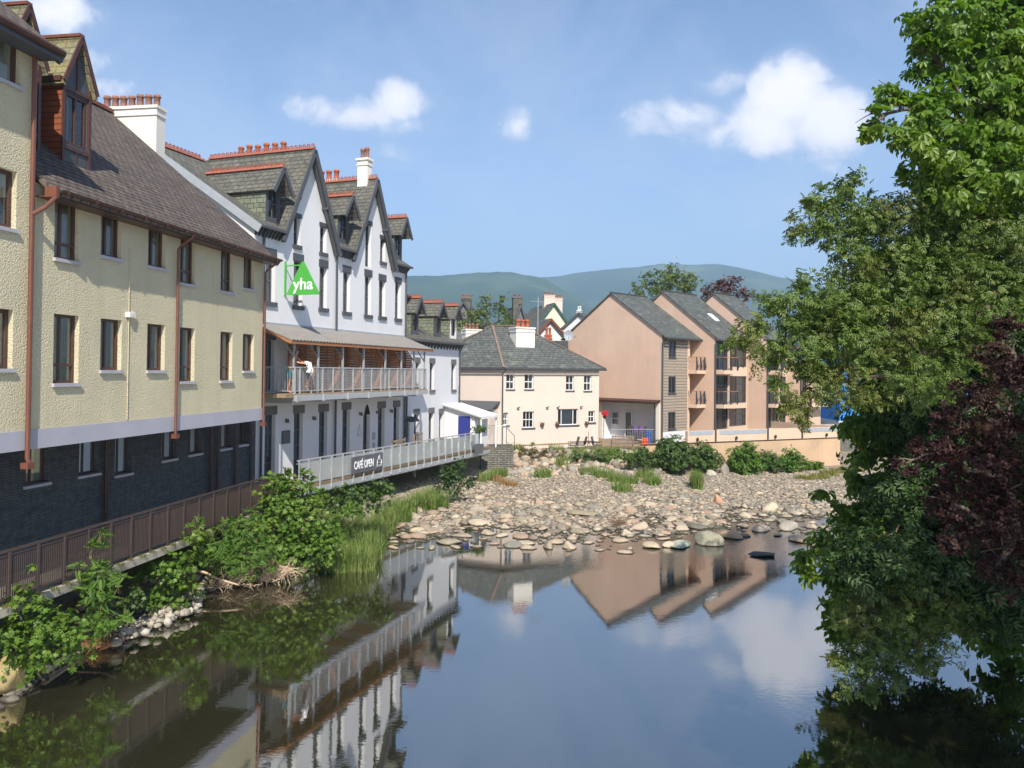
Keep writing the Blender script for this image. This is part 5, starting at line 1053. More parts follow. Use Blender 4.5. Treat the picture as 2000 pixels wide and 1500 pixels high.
def clumps(blobs,cover,foot,clr=.35,shell=.45,upb=.6,squash=1.,cpl=9):
    """leaf positions: clumps spread through each blob, biased outwards. blobs: (Vector c, r)"""
    P=[];N=[]
    for c,r in blobs:
        rr=r if hasattr(r,'__len__') else (r,r,r*squash); ra=sum(rr)/3
        n=max(6,int(cover*math.pi*ra*ra/foot)); nc=max(2,n//cpl)
        d=NR.normal(size=(nc,3)); d/=np.linalg.norm(d,axis=1,keepdims=True); rad_=(shell+(1-shell)*NR.rand(nc,1)**.6)
        cc=d*rad_*(1+.18*NR.normal(size=(nc,1)))
        idx=NR.randint(0,nc,n); cr=min(clr,ra*.4)*(.6+.8*NR.rand(n,1))
        q=cc[idx]*np.array(rr)+NR.normal(size=(n,3))*cr*np.array([.6,.6,.42])
        nn=d[idx]*.7+NR.normal(size=(n,3))*.55+np.array([0,0,upb])
        P.append(q+np.array(c[:])); N.append(nn)
    return np.concatenate(P),np.concatenate(N)
def B(px,py,rp,Y): return (at(px,py,Y),rp*Y/1500.)
def limb(mb,a,b,r0,r1,n=6,wob=.12,seg=6,rg=6):
    a=Vector(a);b=Vector(b); L=(b-a).length; pts=[];rs=[]
    for i in range(seg+1):
        t=i/seg; p=a.lerp(b,t); w=math.sin(t*math.pi)*wob*L
        pts.append(p+Vector((R.uniform(-1,1),R.uniform(-1,1),R.uniform(-.2,1)))*w*.35+Vector((0,0,w*.3))); rs.append(r0+(r1-r0)*t)
    mb.tube(pts,rs,rg)
    return pts
def tree(name,label,base,blobs,shape,m,size,cover,foot,trunk_top,r0,clr=.35,cpl=9,hang=0,cat='tree',group=None,limbs=True,upb=.6,twigs=0,trunk_pts=None,shell=.45,barkm=None):
    r_=root(name,label,cat,tuple(base),90,group); o=Vector(base)
    mb=MB(); tp=[Vector((0,0,-.3)),Vector((0,0,.6))]+[Vector(trunk_top)*t-o*0 for t in ()]
    top=Vector(trunk_top)-o; mb.tube([(0,0,-.5),top*.3+Vector((.1,0,0)),top*.65,top],[r0*1.25,r0,r0*.85,r0*.6],10); mb.build('trunk',barkm or m_bark,r_,True)
    if limbs:
        mb=MB(); nodes_=[(top*.6,0),(top*.8,0),(top,0)]
        for c,r in sorted(blobs,key=lambda b:((b[0]-o)-top).length):
            q=c-o; dT=(q-top).length
            pr_=min(nodes_,key=lambda n_:(n_[0]-q).length+.25*n_[1]); g=pr_[1]; ra=max(.014,r0*.42*.68**g)
            pt=limb(mb,pr_[0],q,ra,ra*.6,wob=.16); nodes_.append((q,g+1)); nodes_.append((pt[3],g+.5))
            for _ in range(twigs):
                s=pt[R.randint(3,6)]; d=Vector((R.gauss(0,1),R.gauss(0,1),R.gauss(0,.8))).normalized(); rr=r if not hasattr(r,'__len__') else r[0]; limb(mb,s,q+d*rr*1.05,.012,.004,seg=4,rg=4)
        mb.build('limbs',barkm or m_bark,r_,True)
    P,N=clumps(blobs,cover,foot,clr,cpl=cpl,upb=upb,shell=shell); P-=np.array(o[:])
    s=size*(.7+.6*NR.rand(len(P)))
    up=None
    if hang: up=np.tile(np.array([0,0,-1.]),(len(P),1))*hang+NR.normal(size=P.shape)*.6
    leaves('crown',P,N,s,shape,m,r_,up); return r_
l_ches=leafmat('chestnut_leaves',(.08,.16,.015),(.15,.26,.022),(.23,.30,.03),.42,.45,.5)
l_oak=leafmat('olive_leaves',(.08,.15,.025),(.17,.235,.045),(.21,.21,.055),.32,.5,.5)
l_beech=leafmat('copper_beech_leaves',(.020,.008,.008),(.046,.017,.016),(.04,.024,.014),.15,.6,.2)
l_dark=leafmat('deep_green_leaves',(.03,.07,.018),(.065,.115,.028),None,.25,.5,.4)
l_bank=leafmat('bank_plant_leaves',(.07,.14,.02),(.14,.24,.03),(.19,.25,.04),.3,.5,.4)
l_fern=leafmat('fern_leaves',(.07,.15,.02),(.13,.24,.035),(.16,.24,.04),.35,.5,.4)
l_bush=leafmat('shrub_leaves',(.05,.10,.02),(.09,.15,.03),None,.25,.5,.4)
l_grass=leafmat('grass_blades',(.12,.20,.035),(.22,.30,.07),(.28,.28,.10),.35,.5,.4)
l_pale=leafmat('pale_green_leaves',(.10,.15,.03),(.16,.20,.05),None,.3,.5,.3)
l_cop=leafmat('distant_copper_leaves',(.07,.025,.03),(.11,.04,.04),(.16,.09,.04),.2,.5,.3)
# --- foreground trees on the right bank
cu=[(1850,50,65,13.5),(1935,80,95,14),(1800,95,26,13.2),(1830,120,45,13.4),(1735,160,20,12.9),(1700,222,30,12.8),(1760,215,45,13),(1830,220,65,13.3),(1910,200,85,13.8),(1980,240,90,14.2),(1695,255,18,12.8),(1790,300,45,13),(1860,310,70,13.4),(1940,350,85,13.9),(1800,345,40,13.1),(1990,120,80,14.2),(1850,385,60,13.5),(1990,20,80,14.2),(1930,0,60,14),(1760,265,30,12.9)]
blobs=[B(*b) for b in cu]
tree('horse_chestnut','tall horse chestnut with bright broad leaves filling the top right corner',(13.2,14.5,2.6),blobs,'palm',l_ches,.175,4.6,.026,(12.2,14.2,9.5),.35,.30,10,hang=.9,twigs=2,upb=.9)
co_=[(1655,360,28,13.2),(1610,395,34,13.2),(1575,400,18,13.),(1565,450,28,13.),(1610,455,36,13.2),(1665,430,50,13.4),(1735,430,65,13.6),(1820,450,70,13.8),(1900,470,85,14),(1980,500,90,14),
(1555,545,24,12.8),(1600,600,42,13),(1535,610,46,12.9),(1470,655,36,12.7),(1437,672,20,12.6),(1660,510,50,13.3),(1740,530,70,13.5),(1840,560,80,13.8),(1640,590,60,13.2),(1570,680,55,12.9),(1500,690,34,12.8),(1650,670,70,13.1),(1740,640,75,13.4),(1840,670,90,13.7),(1535,765,22,12.7),(1555,795,30,12.7),(1600,750,45,12.9),(1570,830,14,12.7),(1660,745,50,13),
(1930,600,90,13.9),(1780,740,60,13.4),
(1740,1085,50,14.9),(1700,1200,55,14.8),(1780,1150,85,15.1),(1660,1285,34,14.6),(1715,1275,50,14.7),(1790,1245,60,14.9),(1685,1340,24,14.6),(1640,1300,18,14.5),(1735,1330,26,14.6),(1870,1190,55,15.2),(1800,1300,25,14.8),(1620,1295,14,14.6),(1650,1340,14,14.6),(1700,1360,12,14.6)]
tree('olive_leaved_tree','wide olive green tree with small narrow leaves, reaching out over the gravel',(12.6,13.2,2.6),[B(*b) for b in co_],'spray',l_oak,.155,7.,.012,(11.6,13.2,6.),.3,.25,15,twigs=2,upb=.5)
cl=[(1690,705,34,17.6),(1735,730,50,17.7),(1700,780,40,17.6),(1760,800,55,17.8),(1665,835,26,17.5),(1720,850,45,17.6),(1690,890,22,17.5),(1700,935,28,17.5),(1770,890,50,17.8),(1740,960,50,17.5),
(1603,968,14,17.0),(1635,1000,26,17.1),(1680,1010,40,17.2),(1740,1020,50,17.4),(1590,1095,30,17.0),(1640,1070,45,17.1),(1690,1110,60,17.2),(1630,1140,28,17.1),(1650,1190,34,17.1),(1645,1240,24,17.0),(1850,1020,90,17.8),(1850,1120,90,17.8),(1940,1150,60,17.6),(1980,1230,45,17.4),(1940,1270,20,17.3),(1975,1300,26,17.3),(1985,1360,20,17.3),(1950,1340,16,17.3),(1900,1220,30,17.4)]
tree('low_chestnut','lower horse chestnut with drooping broad leaves hanging near the water',(15.2,16.8,2.6),[B(*b) for b in cl],'palm',l_ches,.25,5.2,.045,(13.2,16.8,5.5),.28,.28,6,hang=1.1,twigs=1,upb=.8)
cbb=[(1965,650,32,8.6),(1940,700,40,8.5),(1985,740,45,8.7),(1915,770,45,8.4),(1870,820,42,8.3),(1940,840,60,8.5),(1800,880,28,8.2),(1840,880,40,8.2),(1890,920,60,8.3),(1770,905,22,8.1),(1960,940,70,8.5),(1850,980,45,8.2),(1920,1020,60,8.3),(1990,1050,60,8.6),(1860,1050,35,8.2),(1950,1110,50,8.4)]
tree('copper_beech','copper beech with small dark purple leaves at the right edge',(9.0,8.4,2.6),[B(px,py,r*.85,Y) for px,py,r,Y in cbb],'twin',l_beech,.078,4.2,.0025,(7.9,8.5,5.2),.2,.14,14,twigs=2,upb=.5)
fill=[(1760,1180,70,17.5),(1850,1150,80,17.5),(1720,1040,60,18),(1650,1090,40,18.5),(1830,860,100,18),(1990,560,100,18),(1890,620,90,18),(1600,640,50,15.5),(1690,640,60,16),(1980,1000,100,16),(1990,1180,60,16),(1700,1180,50,17.5),(1800,600,100,17.5),(1900,480,110,17.5),(1950,330,100,18),(1720,620,70,17),(1760,760,80,17),(1860,780,120,17),(1950,650,130,18),(1850,940,130,16.5),(1950,880,130,17),(1760,980,60,15.5),(1800,1080,90,15),(1920,1060,120,15.5),(1700,1080,60,14.5),(1980,1150,70,15),(1990,300,100,18.5),(1740,540,60,17)]
tree('dark_tree','dense dark green tree behind the chestnut and the copper beech',(15.5,17,3.0),[B(*b) for b in fill],'spray',l_dark,.34,9.,.05,(14.,17,7.),.35,.4,8,twigs=0,upb=.5)
# unseen crowns added above and beside the bridge to shade the lower leaves
sh_=[(Vector((x,y,z)),r) for x,y,z,r in ((9.5,6.5,9.5,1.8),(11.5,5.,11,2.4),(8.8,4.,8.4,1.5),(12.5,8.5,10.5,2.2),(10.8,9.5,8.6,1.7),(13,2,10,2.6),(10.,2.5,9.6,1.9),(12.8,11.,7.,2.2),(14,9,6,2.5),(13,6,6,2.4),(11,6,5.5,1.6),(6.9,4.6,8.4,1.2),(7.4,4.8,7.,1.5))]
tree('added_shade_tree','unseen tree added beyond the right edge, its crown placed to shade the leaves below',(13.5,5.5,2.8),sh_,'palm',l_dark,.34,2.6,.07,(12.5,6.,8.5),.4,.5,7,hang=.6,upb=.8)
# --- trees beyond
def btree(label,blobs,m,Y,size=.35,cover=3.2,foot=.06,shape='twin',base=None,name='background_tree',grp='trees beyond the roofs'):
    bl=[B(px,py,r,Y) for px,py,r in blobs]; cx_=sum(b[0].x for b in bl)/len(bl); zt=sum(b[0].z for b in bl)/len(bl)
    return tree(name,label,(cx_,Y+.5,1.3),bl,shape,m,size,cover,foot,(cx_,Y+.5,zt-.5),.22,.7,10,group=grp,upb=.7)
btree('loose light green tree behind the pink cottage roof, left of its chimney',[(915,620,20),(940,605,22),(950,590,12),(975,600,16),(985,585,9),(900,640,18),(945,635,26),(985,625,20),(925,650,20),(970,645,20),(1000,640,14),(958,578,6)],l_pale,78,.34,2.4,.06)
btree('round green tree behind the first peach gable',[(1275,555,22),(1300,545,22),(1330,550,26),(1310,530,14),(1345,565,16),(1285,575,18),(1350,545,10),(1290,530,8)],l_pale,92,.45,3.,.09)
btree('small pointed green tree just left of the round green tree',[(1245,568,12),(1240,556,6),(1255,578,10),(1235,580,9)],l_pale,90,.4,3.,.09)
btree('dark red copper tree behind the second peach gable',[(1400,565,22),(1425,560,24),(1375,575,14),(1445,572,16),(1410,548,12),(1430,545,8),(1460,580,9)],l_cop,92,.42,2.6,.09)
btree('green tree between the copper tree and the olive leaved tree',[(1478,580,12),(1470,570,7),(1500,585,14),(1372,585,8)],l_pale,95,.42,3,.09)
btree('wide green tree low on the far right bank, beyond the stone wall',[(1690,840,30),(1720,820,40),(1760,840,40),(1800,830,50),(1700,780,40),(1760,770,50),(1820,760,60)],l_bush,72,.4,3,.09)
btree('broad dark green tree in the gap above the hostel wing',[(880,640,12),(892,632,10)],l_bush,84,.4,3,.08)
# potted tree crown
P,N=clumps([(Vector((0,0,1.32)),(.36,.36,.2))],5,.004,.1,cpl=6); leaves('crown',P,N,.12*(.7+.6*NR.rand(len(P))),'oval',l_bush,potted)
# ================================================================ BANK PLANTS
def bush(label,pts,Y,shape,m,size,cover=4,foot=None,base_py=None,name='shrub',cat='shrub',grp=None,stems=5,clr=.16,hang=0,cpl=7,upb=.7,stemm=None):
    bl=[(at(px,py,Y+dy),r*Y/1500.) for px,py,r,dy in pts]; cx_=sum(b[0].x*b[1] for b in bl)/sum(b[1] for b in bl); cy_=sum(b[0].y*b[1] for b in bl)/sum(b[1] for b in bl)
    zg=max(.0,min(hz(cx_,cy_),1.3)); r_=root(name,label,cat,(cx_,cy_,zg),90,grp); o=Vector((cx_,cy_,zg)); mb=MB()
    for c,r in bl:
        for _ in range(max(1,stems//len(bl)+1)): limb(mb,Vector(((c-o).x*.8+R.uniform(-.1,.1),(c-o).y*.8+R.uniform(-.1,.1),max(-.1,(c-o).z-r*1.3))),c-o+Vector((R.uniform(-1,1),R.uniform(-1,1),R.uniform(-.3,.8)))*r*.6,.013,.004,seg=4,rg=5)
    mb.build('stems',stemm or m_stem,r_)
    P,N=clumps(bl,cover,foot or size*size*.3,clr,cpl=cpl,upb=upb,shell=.3); P-=np.array(o[:])
    up=None
    if hang: up=np.tile(np.array([0,0,-1.]),(len(P),1))*hang+NR.normal(size=P.shape)*.6
    leaves('foliage',P,N,size*(.6+.7*NR.rand(len(P))),shape,m,r_,up); return r_
def grass(name,label,pts,m,hgt=.5,n=600,wid=.012,kind='stuff',cat='grass',lean=.35):
    V=[];F=[];k=0
    for (x,y,z,rr) in pts:
        for _ in range(int(n)):
            a=R.uniform(0,6.28); q=rr*math.sqrt(R.random()); bx=x+q*math.cos(a); by=y+q*math.sin(a); bz=z if z is not None else max(0,hz(bx,by)); h=hgt*R.uniform(.5,1.15); d=R.uniform(0,6.28); l=lean*h*R.uniform(.1,1.3); w=wid*R.uniform(.6,1.4); sx,sy=-math.sin(d)*w,math.cos(d)*w
            for t,ww in ((0,1),(.5,.8),(1,.05)):
                ox=math.cos(d)*l*t*t; oy=math.sin(d)*l*t*t; zz=bz+h*(t-.18*t*t*lean)
                V.append((bx+ox-sx*ww,by+oy-sy*ww,zz)); V.append((bx+ox+sx*ww,by+oy+sy*ww,zz))
            for s in (0,2): F.append((k+s,k+s+1,k+s+3,k+s+2))
            k+=6
    o=rawmesh(name,np.array(V),np.array(F),m); return tag(o,label,cat,None,kind)
bush('broad-leaved sycamore sapling at the bottom left corner below the brown railing',[(40,1170,30,0),(30,1240,50,0),(90,1210,45,.2),(120,1250,50,.1),(170,1240,28,0),(70,1265,45,0),(10,1290,40,0),(185,1225,16,0),(60,1110,10,0)],15.3,'lobed',l_bank,.13,3.4,.009,clr=.14)
bush('feathery bright green fern-like shrub in front of the brown railing, near the left edge',[(190,1120,32,0),(175,1150,26,0),(205,1165,24,0),(180,1070,16,0),(195,1045,10,0),(230,1140,16,0)],17.,'fern',l_fern,.24,4,.02,clr=.14,stems=6)
bush('low fern just above the pale rubble on the left bank',[(215,1215,22,0),(250,1205,14,0),(180,1215,14,0)],17.,'fern',l_fern,.2,4,.015,clr=.1)
bush('lobed-leaf shrub hanging over the dark gap in the middle of the left bank',[(300,1120,28,0),(335,1110,34,0),(370,1095,26,0),(350,1160,30,0),(310,1165,22,0),(385,1050,22,0),(340,1190,14,0),(290,1090,12,0)],20.3,'lobed',l_bank,.14,3.6,.011,clr=.14)
bush('small seedling poking above the walkway edge at the brown railing',[(382,1030,14,0),(388,1010,8,0),(392,1055,18,0)],20.5,'twin',l_bank,.14,3,.01,clr=.08,stems=3)
bush('dense bright fern shrub left of the tall sycamore bush',[(440,1060,34,.2),(480,1040,38,.3),(420,1085,28,0),(500,1075,34,.1),(465,1090,26,0),(455,1025,18,.3)],22.3,'fern',l_fern,.2,4.6,.013,clr=.12,stems=8)
bush('tall sycamore bush hiding the join between brown railing and cafe deck',[(545,945,30,.6),(575,960,34,.5),(530,985,34,.4),(570,1000,44,.3),(600,1020,38,.2),(545,1040,40,.2),(590,1060,44,0),(630,1070,30,0),(560,1080,34,0),(620,975,22,.4),(515,1020,26,.3),(600,925,12,.6),(640,1040,26,.1),(560,920,10,.6)],23.8,'lobed',l_bank,.15,4.4,.012,clr=.15,stems=16)
bush('leafy shrub drooping over the water at the foot of the sycamore bush',[(590,1110,24,0),(560,1120,16,0),(615,1095,20,0)],23.6,'lobed',l_bush,.12,3.6,.009,clr=.1)
bush('dark leafy shrub under the near end of the cafe deck',[(650,985,26,0),(690,965,28,0),(730,960,24,0),(755,955,16,0),(700,990,22,0),(745,985,16,0)],27.6,'lobed',l_bush,.14,4,.011,clr=.14,stems=8)
bush('dark glossy shrub under the far end of the cafe deck',[(880,925,20,0),(905,935,14,0),(870,945,18,0),(900,905,10,0),(920,945,10,0),(890,955,14,0)],37.,'oval',l_dark,.16,4.2,.009,clr=.14,stems=8)
gp_=[]
for px,py in ((655,1050),(670,1030),(690,1060),(640,1075),(715,1045),(700,1015),(725,1030),(735,1020),(680,1080),(660,1085),(745,1005),(722,1062),(705,1082)):
    q=atz(px,py+14,.25); gp_.append((q.x,q.y,None,.42))
grass('long_grass','long bright grass leaning over the water between the sycamore bush and the cobbles',gp_,l_grass,.9,300,.013,lean=.75)
grass('seeding_grass','fine pale seeding grass leaning out among the long bright grass',[(x+R.uniform(-.3,.3),y+R.uniform(-.4,.4),None,.5) for x,y,_,_ in gp_],leafmat('seed_grass',(.30,.30,.12),(.20,.27,.08),None,.3),1.1,70,.008,lean=.9)
bush('light green willowherb rising behind the long grass, right of the sycamore bush',[(650,1010,20,.3),(680,995,20,.5),(630,1030,18,.2),(705,1000,14,.6),(665,1045,16,.1)],25.6,'fern',l_bank,.17,4,.012,clr=.13,stems=6)
gp_=[]
for px,py in ((800,985),(820,975),(838,980),(845,965),(770,990),(785,1000),(755,1010),(860,975)):
    q=atz(px,py,.5); gp_.append((q.x,q.y,None,.4))
grass('deck_grass','tuft of tall grass growing from the cobbles below the middle of the cafe deck',gp_,l_grass,.95,240,.014,lean=.8)
bush('low weedy nettles behind the flood debris on the left bank',[(410,1085,14,.3),(395,1100,12,.2),(440,1100,12,0),(500,1120,12,0),(530,1110,12,.1),(475,1100,12,.2)],22.6,'fern',l_bank,.14,4,.009,clr=.1)
bush('low leafy weeds above the pale rubble heap',[(250,1180,16,.2),(275,1170,14,.2),(265,1155,14,.3),(235,1185,12,.1),(300,1190,9,0)],18.6,'lobed',l_bush,.11,4,.008,clr=.1)
bush('weeds trailing over the walkway edge before the tall sycamore bush',[(500,1030,12,.3),(470,1010,10,.5),(430,1030,10,.4),(410,1045,10,.4),(395,1070,10,.2)],22.,'lobed',l_bank,.11,3.6,.008,clr=.1)
# bushes on the far bank
fb_=[('rounded dark green shrub, largest and leftmost along the peach river wall',[(1310,882,30,0),(1290,890,20,0),(1335,888,22,0),(1312,905,24,0),(1300,868,14,0)],46.6,l_bush),
('second shrub along the river wall, just right of the rounded one',[(1370,885,20,0),(1390,890,18,0),(1380,905,18,0),(1365,900,14,0)],47.2,l_bush),
('spreading shrub in the middle of the river wall, right of the brown boulder',[(1440,890,18,0),(1462,885,20,0),(1450,912,22,0),(1475,905,18,0),(1430,905,12,0)],48.,l_fern),
('dark narrow shrub below the second wall lamp of the river wall',[(1500,895,16,0),(1515,905,16,0),(1498,910,12,0)],49.2,l_bush),
('feathery light green shrub right of the dark narrow one',[(1545,895,20,0),(1530,905,16,0),(1560,905,18,0),(1545,915,16,0)],49.6,l_fern),
('low rightmost shrub at the end of the river wall',[(1580,912,12,0),(1600,910,10,0),(1590,916,10,0)],50.6,l_bank)]
for l,p,Y,m_ in fb_: bush(l,p,Y,'twin',m_,.22,4.6,.012,clr=.16,stems=6,grp='shrubs along the river wall')
bush('brownish flowering herb clump left of the patio chairs, at the top of the bank',[(1040,885,12,0),(1065,888,12,0),(1095,890,12,0),(1020,880,9,0)],48.5,'twin',leafmat('rusty_herb',(.12,.10,.04),(.18,.12,.05),None,.3),.14,4,.008,clr=.12)
bush('upright green herb stalk left of the patio, above the rocks',[(1038,880,5,0),(1038,868,4,0)],48.6,'twin',l_bank,.14,4,.008,clr=.08)
bush('green herb clump directly below the patio chairs',[(1125,893,12,0),(1145,893,12,0),(1170,890,12,0),(1110,905,10,0)],47.8,'twin',l_bush,.15,4.2,.008,clr=.12)
bush('green shrub at the left end of the river wall, beneath the bench',[(1248,892,15,0),(1268,898,15,0),(1282,890,12,0),(1230,898,12,0),(1258,880,10,0)],45.8,'twin',l_bush,.2,4.4,.012,clr=.15,stems=6)
bush('pale flowering herb clump below the bench',[(1190,895,16,0),(1215,890,14,0),(1240,895,16,0),(1265,900,14,0),(1200,910,14,0),(1245,912,12,0)],48.,'twin',l_bank,.15,4.4,.009,clr=.14)
def tufts(lst,z=.75,rr=.4): 
    o=[]
    for px,py in lst: q=atz(px,py,z); o.append((q.x,q.y,None,rr))
    return o
grass('bank_grass','rough grass scattered over the overgrown bank below the cottage and the patio',tufts([(1180,915),(1205,920),(1230,925),(1260,918),(1275,925),(1215,935),(1100,905),(1060,915),(1150,912),(1290,905),(1240,905),(1010,895),(1130,900),(1085,895),(960,905),(975,915),(950,920),(985,900),(1170,900),(1200,900)],.85,.55),l_grass,.6,230,.016)
grass('green_tuft','bright tall grass tuft standing left of the pale boulder on the gravel',tufts([(1362,940),(1358,936)],.6,.3),l_grass,.95,420,.016,kind=None,cat='grass tuft')
grass('dry_grass','low yellow-green grass at the foot of the stone wall and river wall end',tufts([(1640,915),(1655,914),(1670,915),(1620,918),(1600,922),(1570,925)],.55,.6),leafmat('dry_grass',(.25,.22,.06),(.18,.2,.05),None,.3),.3,260,.02)
grass('straw_clump','patch of orange dry grass at the left edge of the cobbles under the deck end',tufts([(985,935),(1000,938),(970,930)],.6,.3),leafmat('straw',(.38,.24,.12),(.30,.2,.09),None,.3),.35,260,.02)
# moss/growth on the walkway edge
gp_=[]
for k in range(26):
    u=-10.7+.42*k; d=(math.sin(rad(9)),math.cos(rad(9))); gp_.append((-8.33+d[0]*u+.19,25.6+d[1]*u,1.79,.10))
grass('edge_moss','short yellow-green moss and weeds along the walkway edge',gp_,leafmat('moss',(.16,.15,.03),(.10,.12,.03),None,.2),.07,60,.008)
# driftwood and flood debris
def sticks(name,label,areas,n,ln,rr,m,kind='stuff'):
    mb=MB()
    for (px,py,z,spr) in areas:
        q=atz(px,py,z)
        for _ in range(n):
            a=Vector((q.x+R.gauss(0,spr),q.y+R.gauss(0,spr),z+abs(R.gauss(0,spr*.35)))); d=Vector((R.gauss(0,1),R.gauss(0,1),R.gauss(0,.45))).normalized()*R.uniform(.3,1.)*ln
            mb.tube([a,a+d*.5+Vector((R.uniform(-.04,.04),R.uniform(-.04,.04),R.uniform(0,.05))),a+d],[rr*R.uniform(.6,1.3),rr*.8,rr*.3],4,cap=False)
    o=mb.build(name,m); return tag(o,label,'flood debris',None,kind)
sticks('flood_debris','tangle of dry twigs and flood debris caught on the left bank',[(430,1110,.35,.28),(470,1120,.3,.28),(500,1090,.55,.22),(520,1080,.75,.2),(545,1100,.5,.2),(410,1090,.5,.2),(530,1130,.15,.22),(450,1140,.12,.25),(480,1105,.6,.2),(440,1095,.6,.22),(560,1115,.4,.18),(400,1120,.25,.2)],190,.5,.010,m_twig)
sticks('dead_leaves','rusty clump of dead twigs at the waterline near the bottom left corner',[(195,1255,.12,.16),(210,1262,.08,.14),(180,1262,.1,.12)],140,.28,.006,mat('rusty_twigs',(.30,.15,.07),.9,.3,9))
sticks('debris_on_stones','small heap of brown twigs on the cobbles in front of the middle boulder',[(1205,1022,.15,.22)],70,.6,.01,mat('brown_twigs',(.22,.13,.08),.9,.3,9))
def branch(label,pxs,z,r):
    r_=[atz(a,b,zz) for (a,b),zz in zip(pxs,z)]; b0=r_[0]; mb=MB(); mb.tube([p-b0 for p in r_],[r*(1-.7*i/(len(r_)-1)) for i in range(len(r_))],6); o=mb.build('fallen_branch',m_twig); o.location=b0; return tag(o,label,'branch')
branch('pale forked dead branch lying across the flood debris',[(375,1112),(400,1118),(430,1132),(465,1142),(475,1128)],[.6,.55,.45,.35,.45],.045)
branch('thin dead branch angled into the water under the sycamore bush',[(640,1060),(610,1095),(580,1125),(565,1135)],[.9,.6,.25,.0],.02)
branch('crooked bare branch sticking out at the fern near the left edge',[(150,1210),(175,1208),(200,1212),(230,1198)],[.6,.62,.6,.75],.02)
branch('grey log lying along the waterline at the bottom left corner',[(85,1310),(120,1290),(160,1272)],[.1,.1,.08],.11)
pts=[]
for i in range(150):
    q=atz(R.uniform(225,395),0,0) if False else None
    t=R.random(); px=225+165*t; py=1250-75*t+R.uniform(-22,8); q=atz(px,py,R.uniform(.02,.25)); r=R.uniform(.05,.17); pts.append((q.x,q.y,max(.0,q.z-.03),r))
stone_field('pale_rubble','heap of pale broken stones at the waterline between the low fern and the flood debris','rubble',.75) if False else tag(stone_field('pale_rubble',pts,'heap of pale broken stones at the waterline between the low fern and the flood debris','rubble',.8,islandmat('pale_rubble',[(.42,.38,.32),(.22,.20,.17),(.50,.46,.40),(.30,.26,.21)],.9,False,.6,12,.04)))
# lichened rock at bottom left
q=atz(8,1330,.25); put_stone((q.x+.05,q.y,.35),.42,5,1.,'yellow-brown lichened block at the extreme bottom left of the bank','boulder',None,'boulder',(1,1,1.6),sm_((.30,.24,.12)))
q=atz(48,1300,.25); put_stone((q.x,q.y+.1,.3),.3,3,2.,'pale grey block beside the lichened one on the left bank','boulder',None,'boulder',(1.2,1,1),sm_((.38,.34,.28)))
q=atz(1895,1222,0); put_stone((q.x,q.y,.05),.42,1,1.,'dark rock in the water seen under the hanging leaves at the right','boulder',None,'boulder',(1.1,.8,.9),sm_((.10,.10,.10)))
# ================================================================ PERSON ON THE BALCONY
pn=root('person','person leaning on the balcony rail in turquoise shorts, holding a white cloth','person',(0,0,0),19.8)
hm_=Matrix.Translation(Vector(WL))@Matrix.Rotation(rad(90-19.8),4,'Z'); pn.location=hm_@Vector((-11.2,-.98,5.56))
def skin(name,nodes,edges,parent,m,rootv=0,lv=1):
    me=bpy.data.meshes.new(name); me.from_pydata([n[:3] for n in nodes],edges,[]); o=bpy.data.objects.new(name,me); C.objects.link(o); o.parent=parent
    sk=o.modifiers.new('skin','SKIN'); sk.use_smooth_shade=True; sb=o.modifiers.new('sub','SUBSURF'); sb.levels=lv; sb.render_levels=lv
    for i,n in enumerate(nodes): me.skin_vertices[0].data[i].radius=(n[3],n[3]*(n[4] if len(n)>4 else 1)); me.skin_vertices[0].data[i].use_root=(i==rootv)
    me.materials.append(m); return o
nodes=[(0,.02,.92,.13,.8),(0,-.03,1.12,.12,.75),(0,-.12,1.33,.15,.7),(0,-.2,1.46,.055),(0,-.26,1.58,.085),(0,-.28,1.68,.075)]; ed=[(0,1),(1,2),(2,3),(3,4),(4,5)]
for s in (-1,1):
    i=len(nodes); nodes+=[(s*.17,-.15,1.38,.055),(s*.21,-.33,1.22,.042),(s*.13,-.56,1.16,.032),(s*.11,-.63,1.15,.03)]; ed+=[(2,i),(i,i+1),(i+1,i+2),(i+2,i+3)]
    for k,(dx,dy) in enumerate(((-.03,-.03),(-.022,-.075),(-.005,-.085),(.014,-.08),(.03,-.06))):
        j=len(nodes); nodes+=[(s*.11+dx,-.65+dy*.5,1.15,.010),(s*.11+dx*1.2,-.65+dy,1.13-.008*k,.008)]; ed+=[(i+3,j),(j,j+1)]
    i=len(nodes); nodes+=[(s*.1,.03,.82,.085),(s*.11,-.03,.48,.055),(s*.11,.03,.12,.038),(s*.11,.0,.06,.038),(s*.12,-.16,.03,.03)]; ed+=[(0,i),(i,i+1),(i+1,i+2),(i+2,i+3),(i+3,i+4)]
skin('body',nodes,ed,pn,m_skin)
skin('shorts',[(0,.02,.98,.145,.85),(0,.02,.9,.15,.85),(-.1,.02,.78,.105),(-.115,-.01,.56,.09),(.1,.02,.78,.105),(.115,-.01,.56,.09)],[(0,1),(1,2),(2,3),(1,4),(4,5)],pn,m_turq)
skin('hair',[(0,-.25,1.70,.075),(0,-.23,1.63,.08)],[(0,1)],pn,m_hair)
mb=MB()
for s in (-1,1): mb.lathe((s*.03,-.355,1.63),[(.006,0),(.011,.006),(.006,.012)],6)
mb.build('eyes',m_black,pn,True)
r_=root('white_cloth','white cloth held by the person over the balcony rail','cloth',(0,0,0),19.8); r_.location=hm_@Vector((-11.2,-1.72,6.36))
mb=MB(); nx,nz=8,6; g_=[[(-.16+.32*i/nx,-.04-.05*math.sin(j*.9+i*1.1)-.12*math.sin(j/nz*2.6),.42*(1-j/nz)+.03*math.sin(i*1.7)) for i in range(nx+1)] for j in range(nz+1)]
for j in range(nz):
    for i in range(nx): mb.poly([g_[j][i],g_[j][i+1],g_[j+1][i+1],g_[j+1][i]])
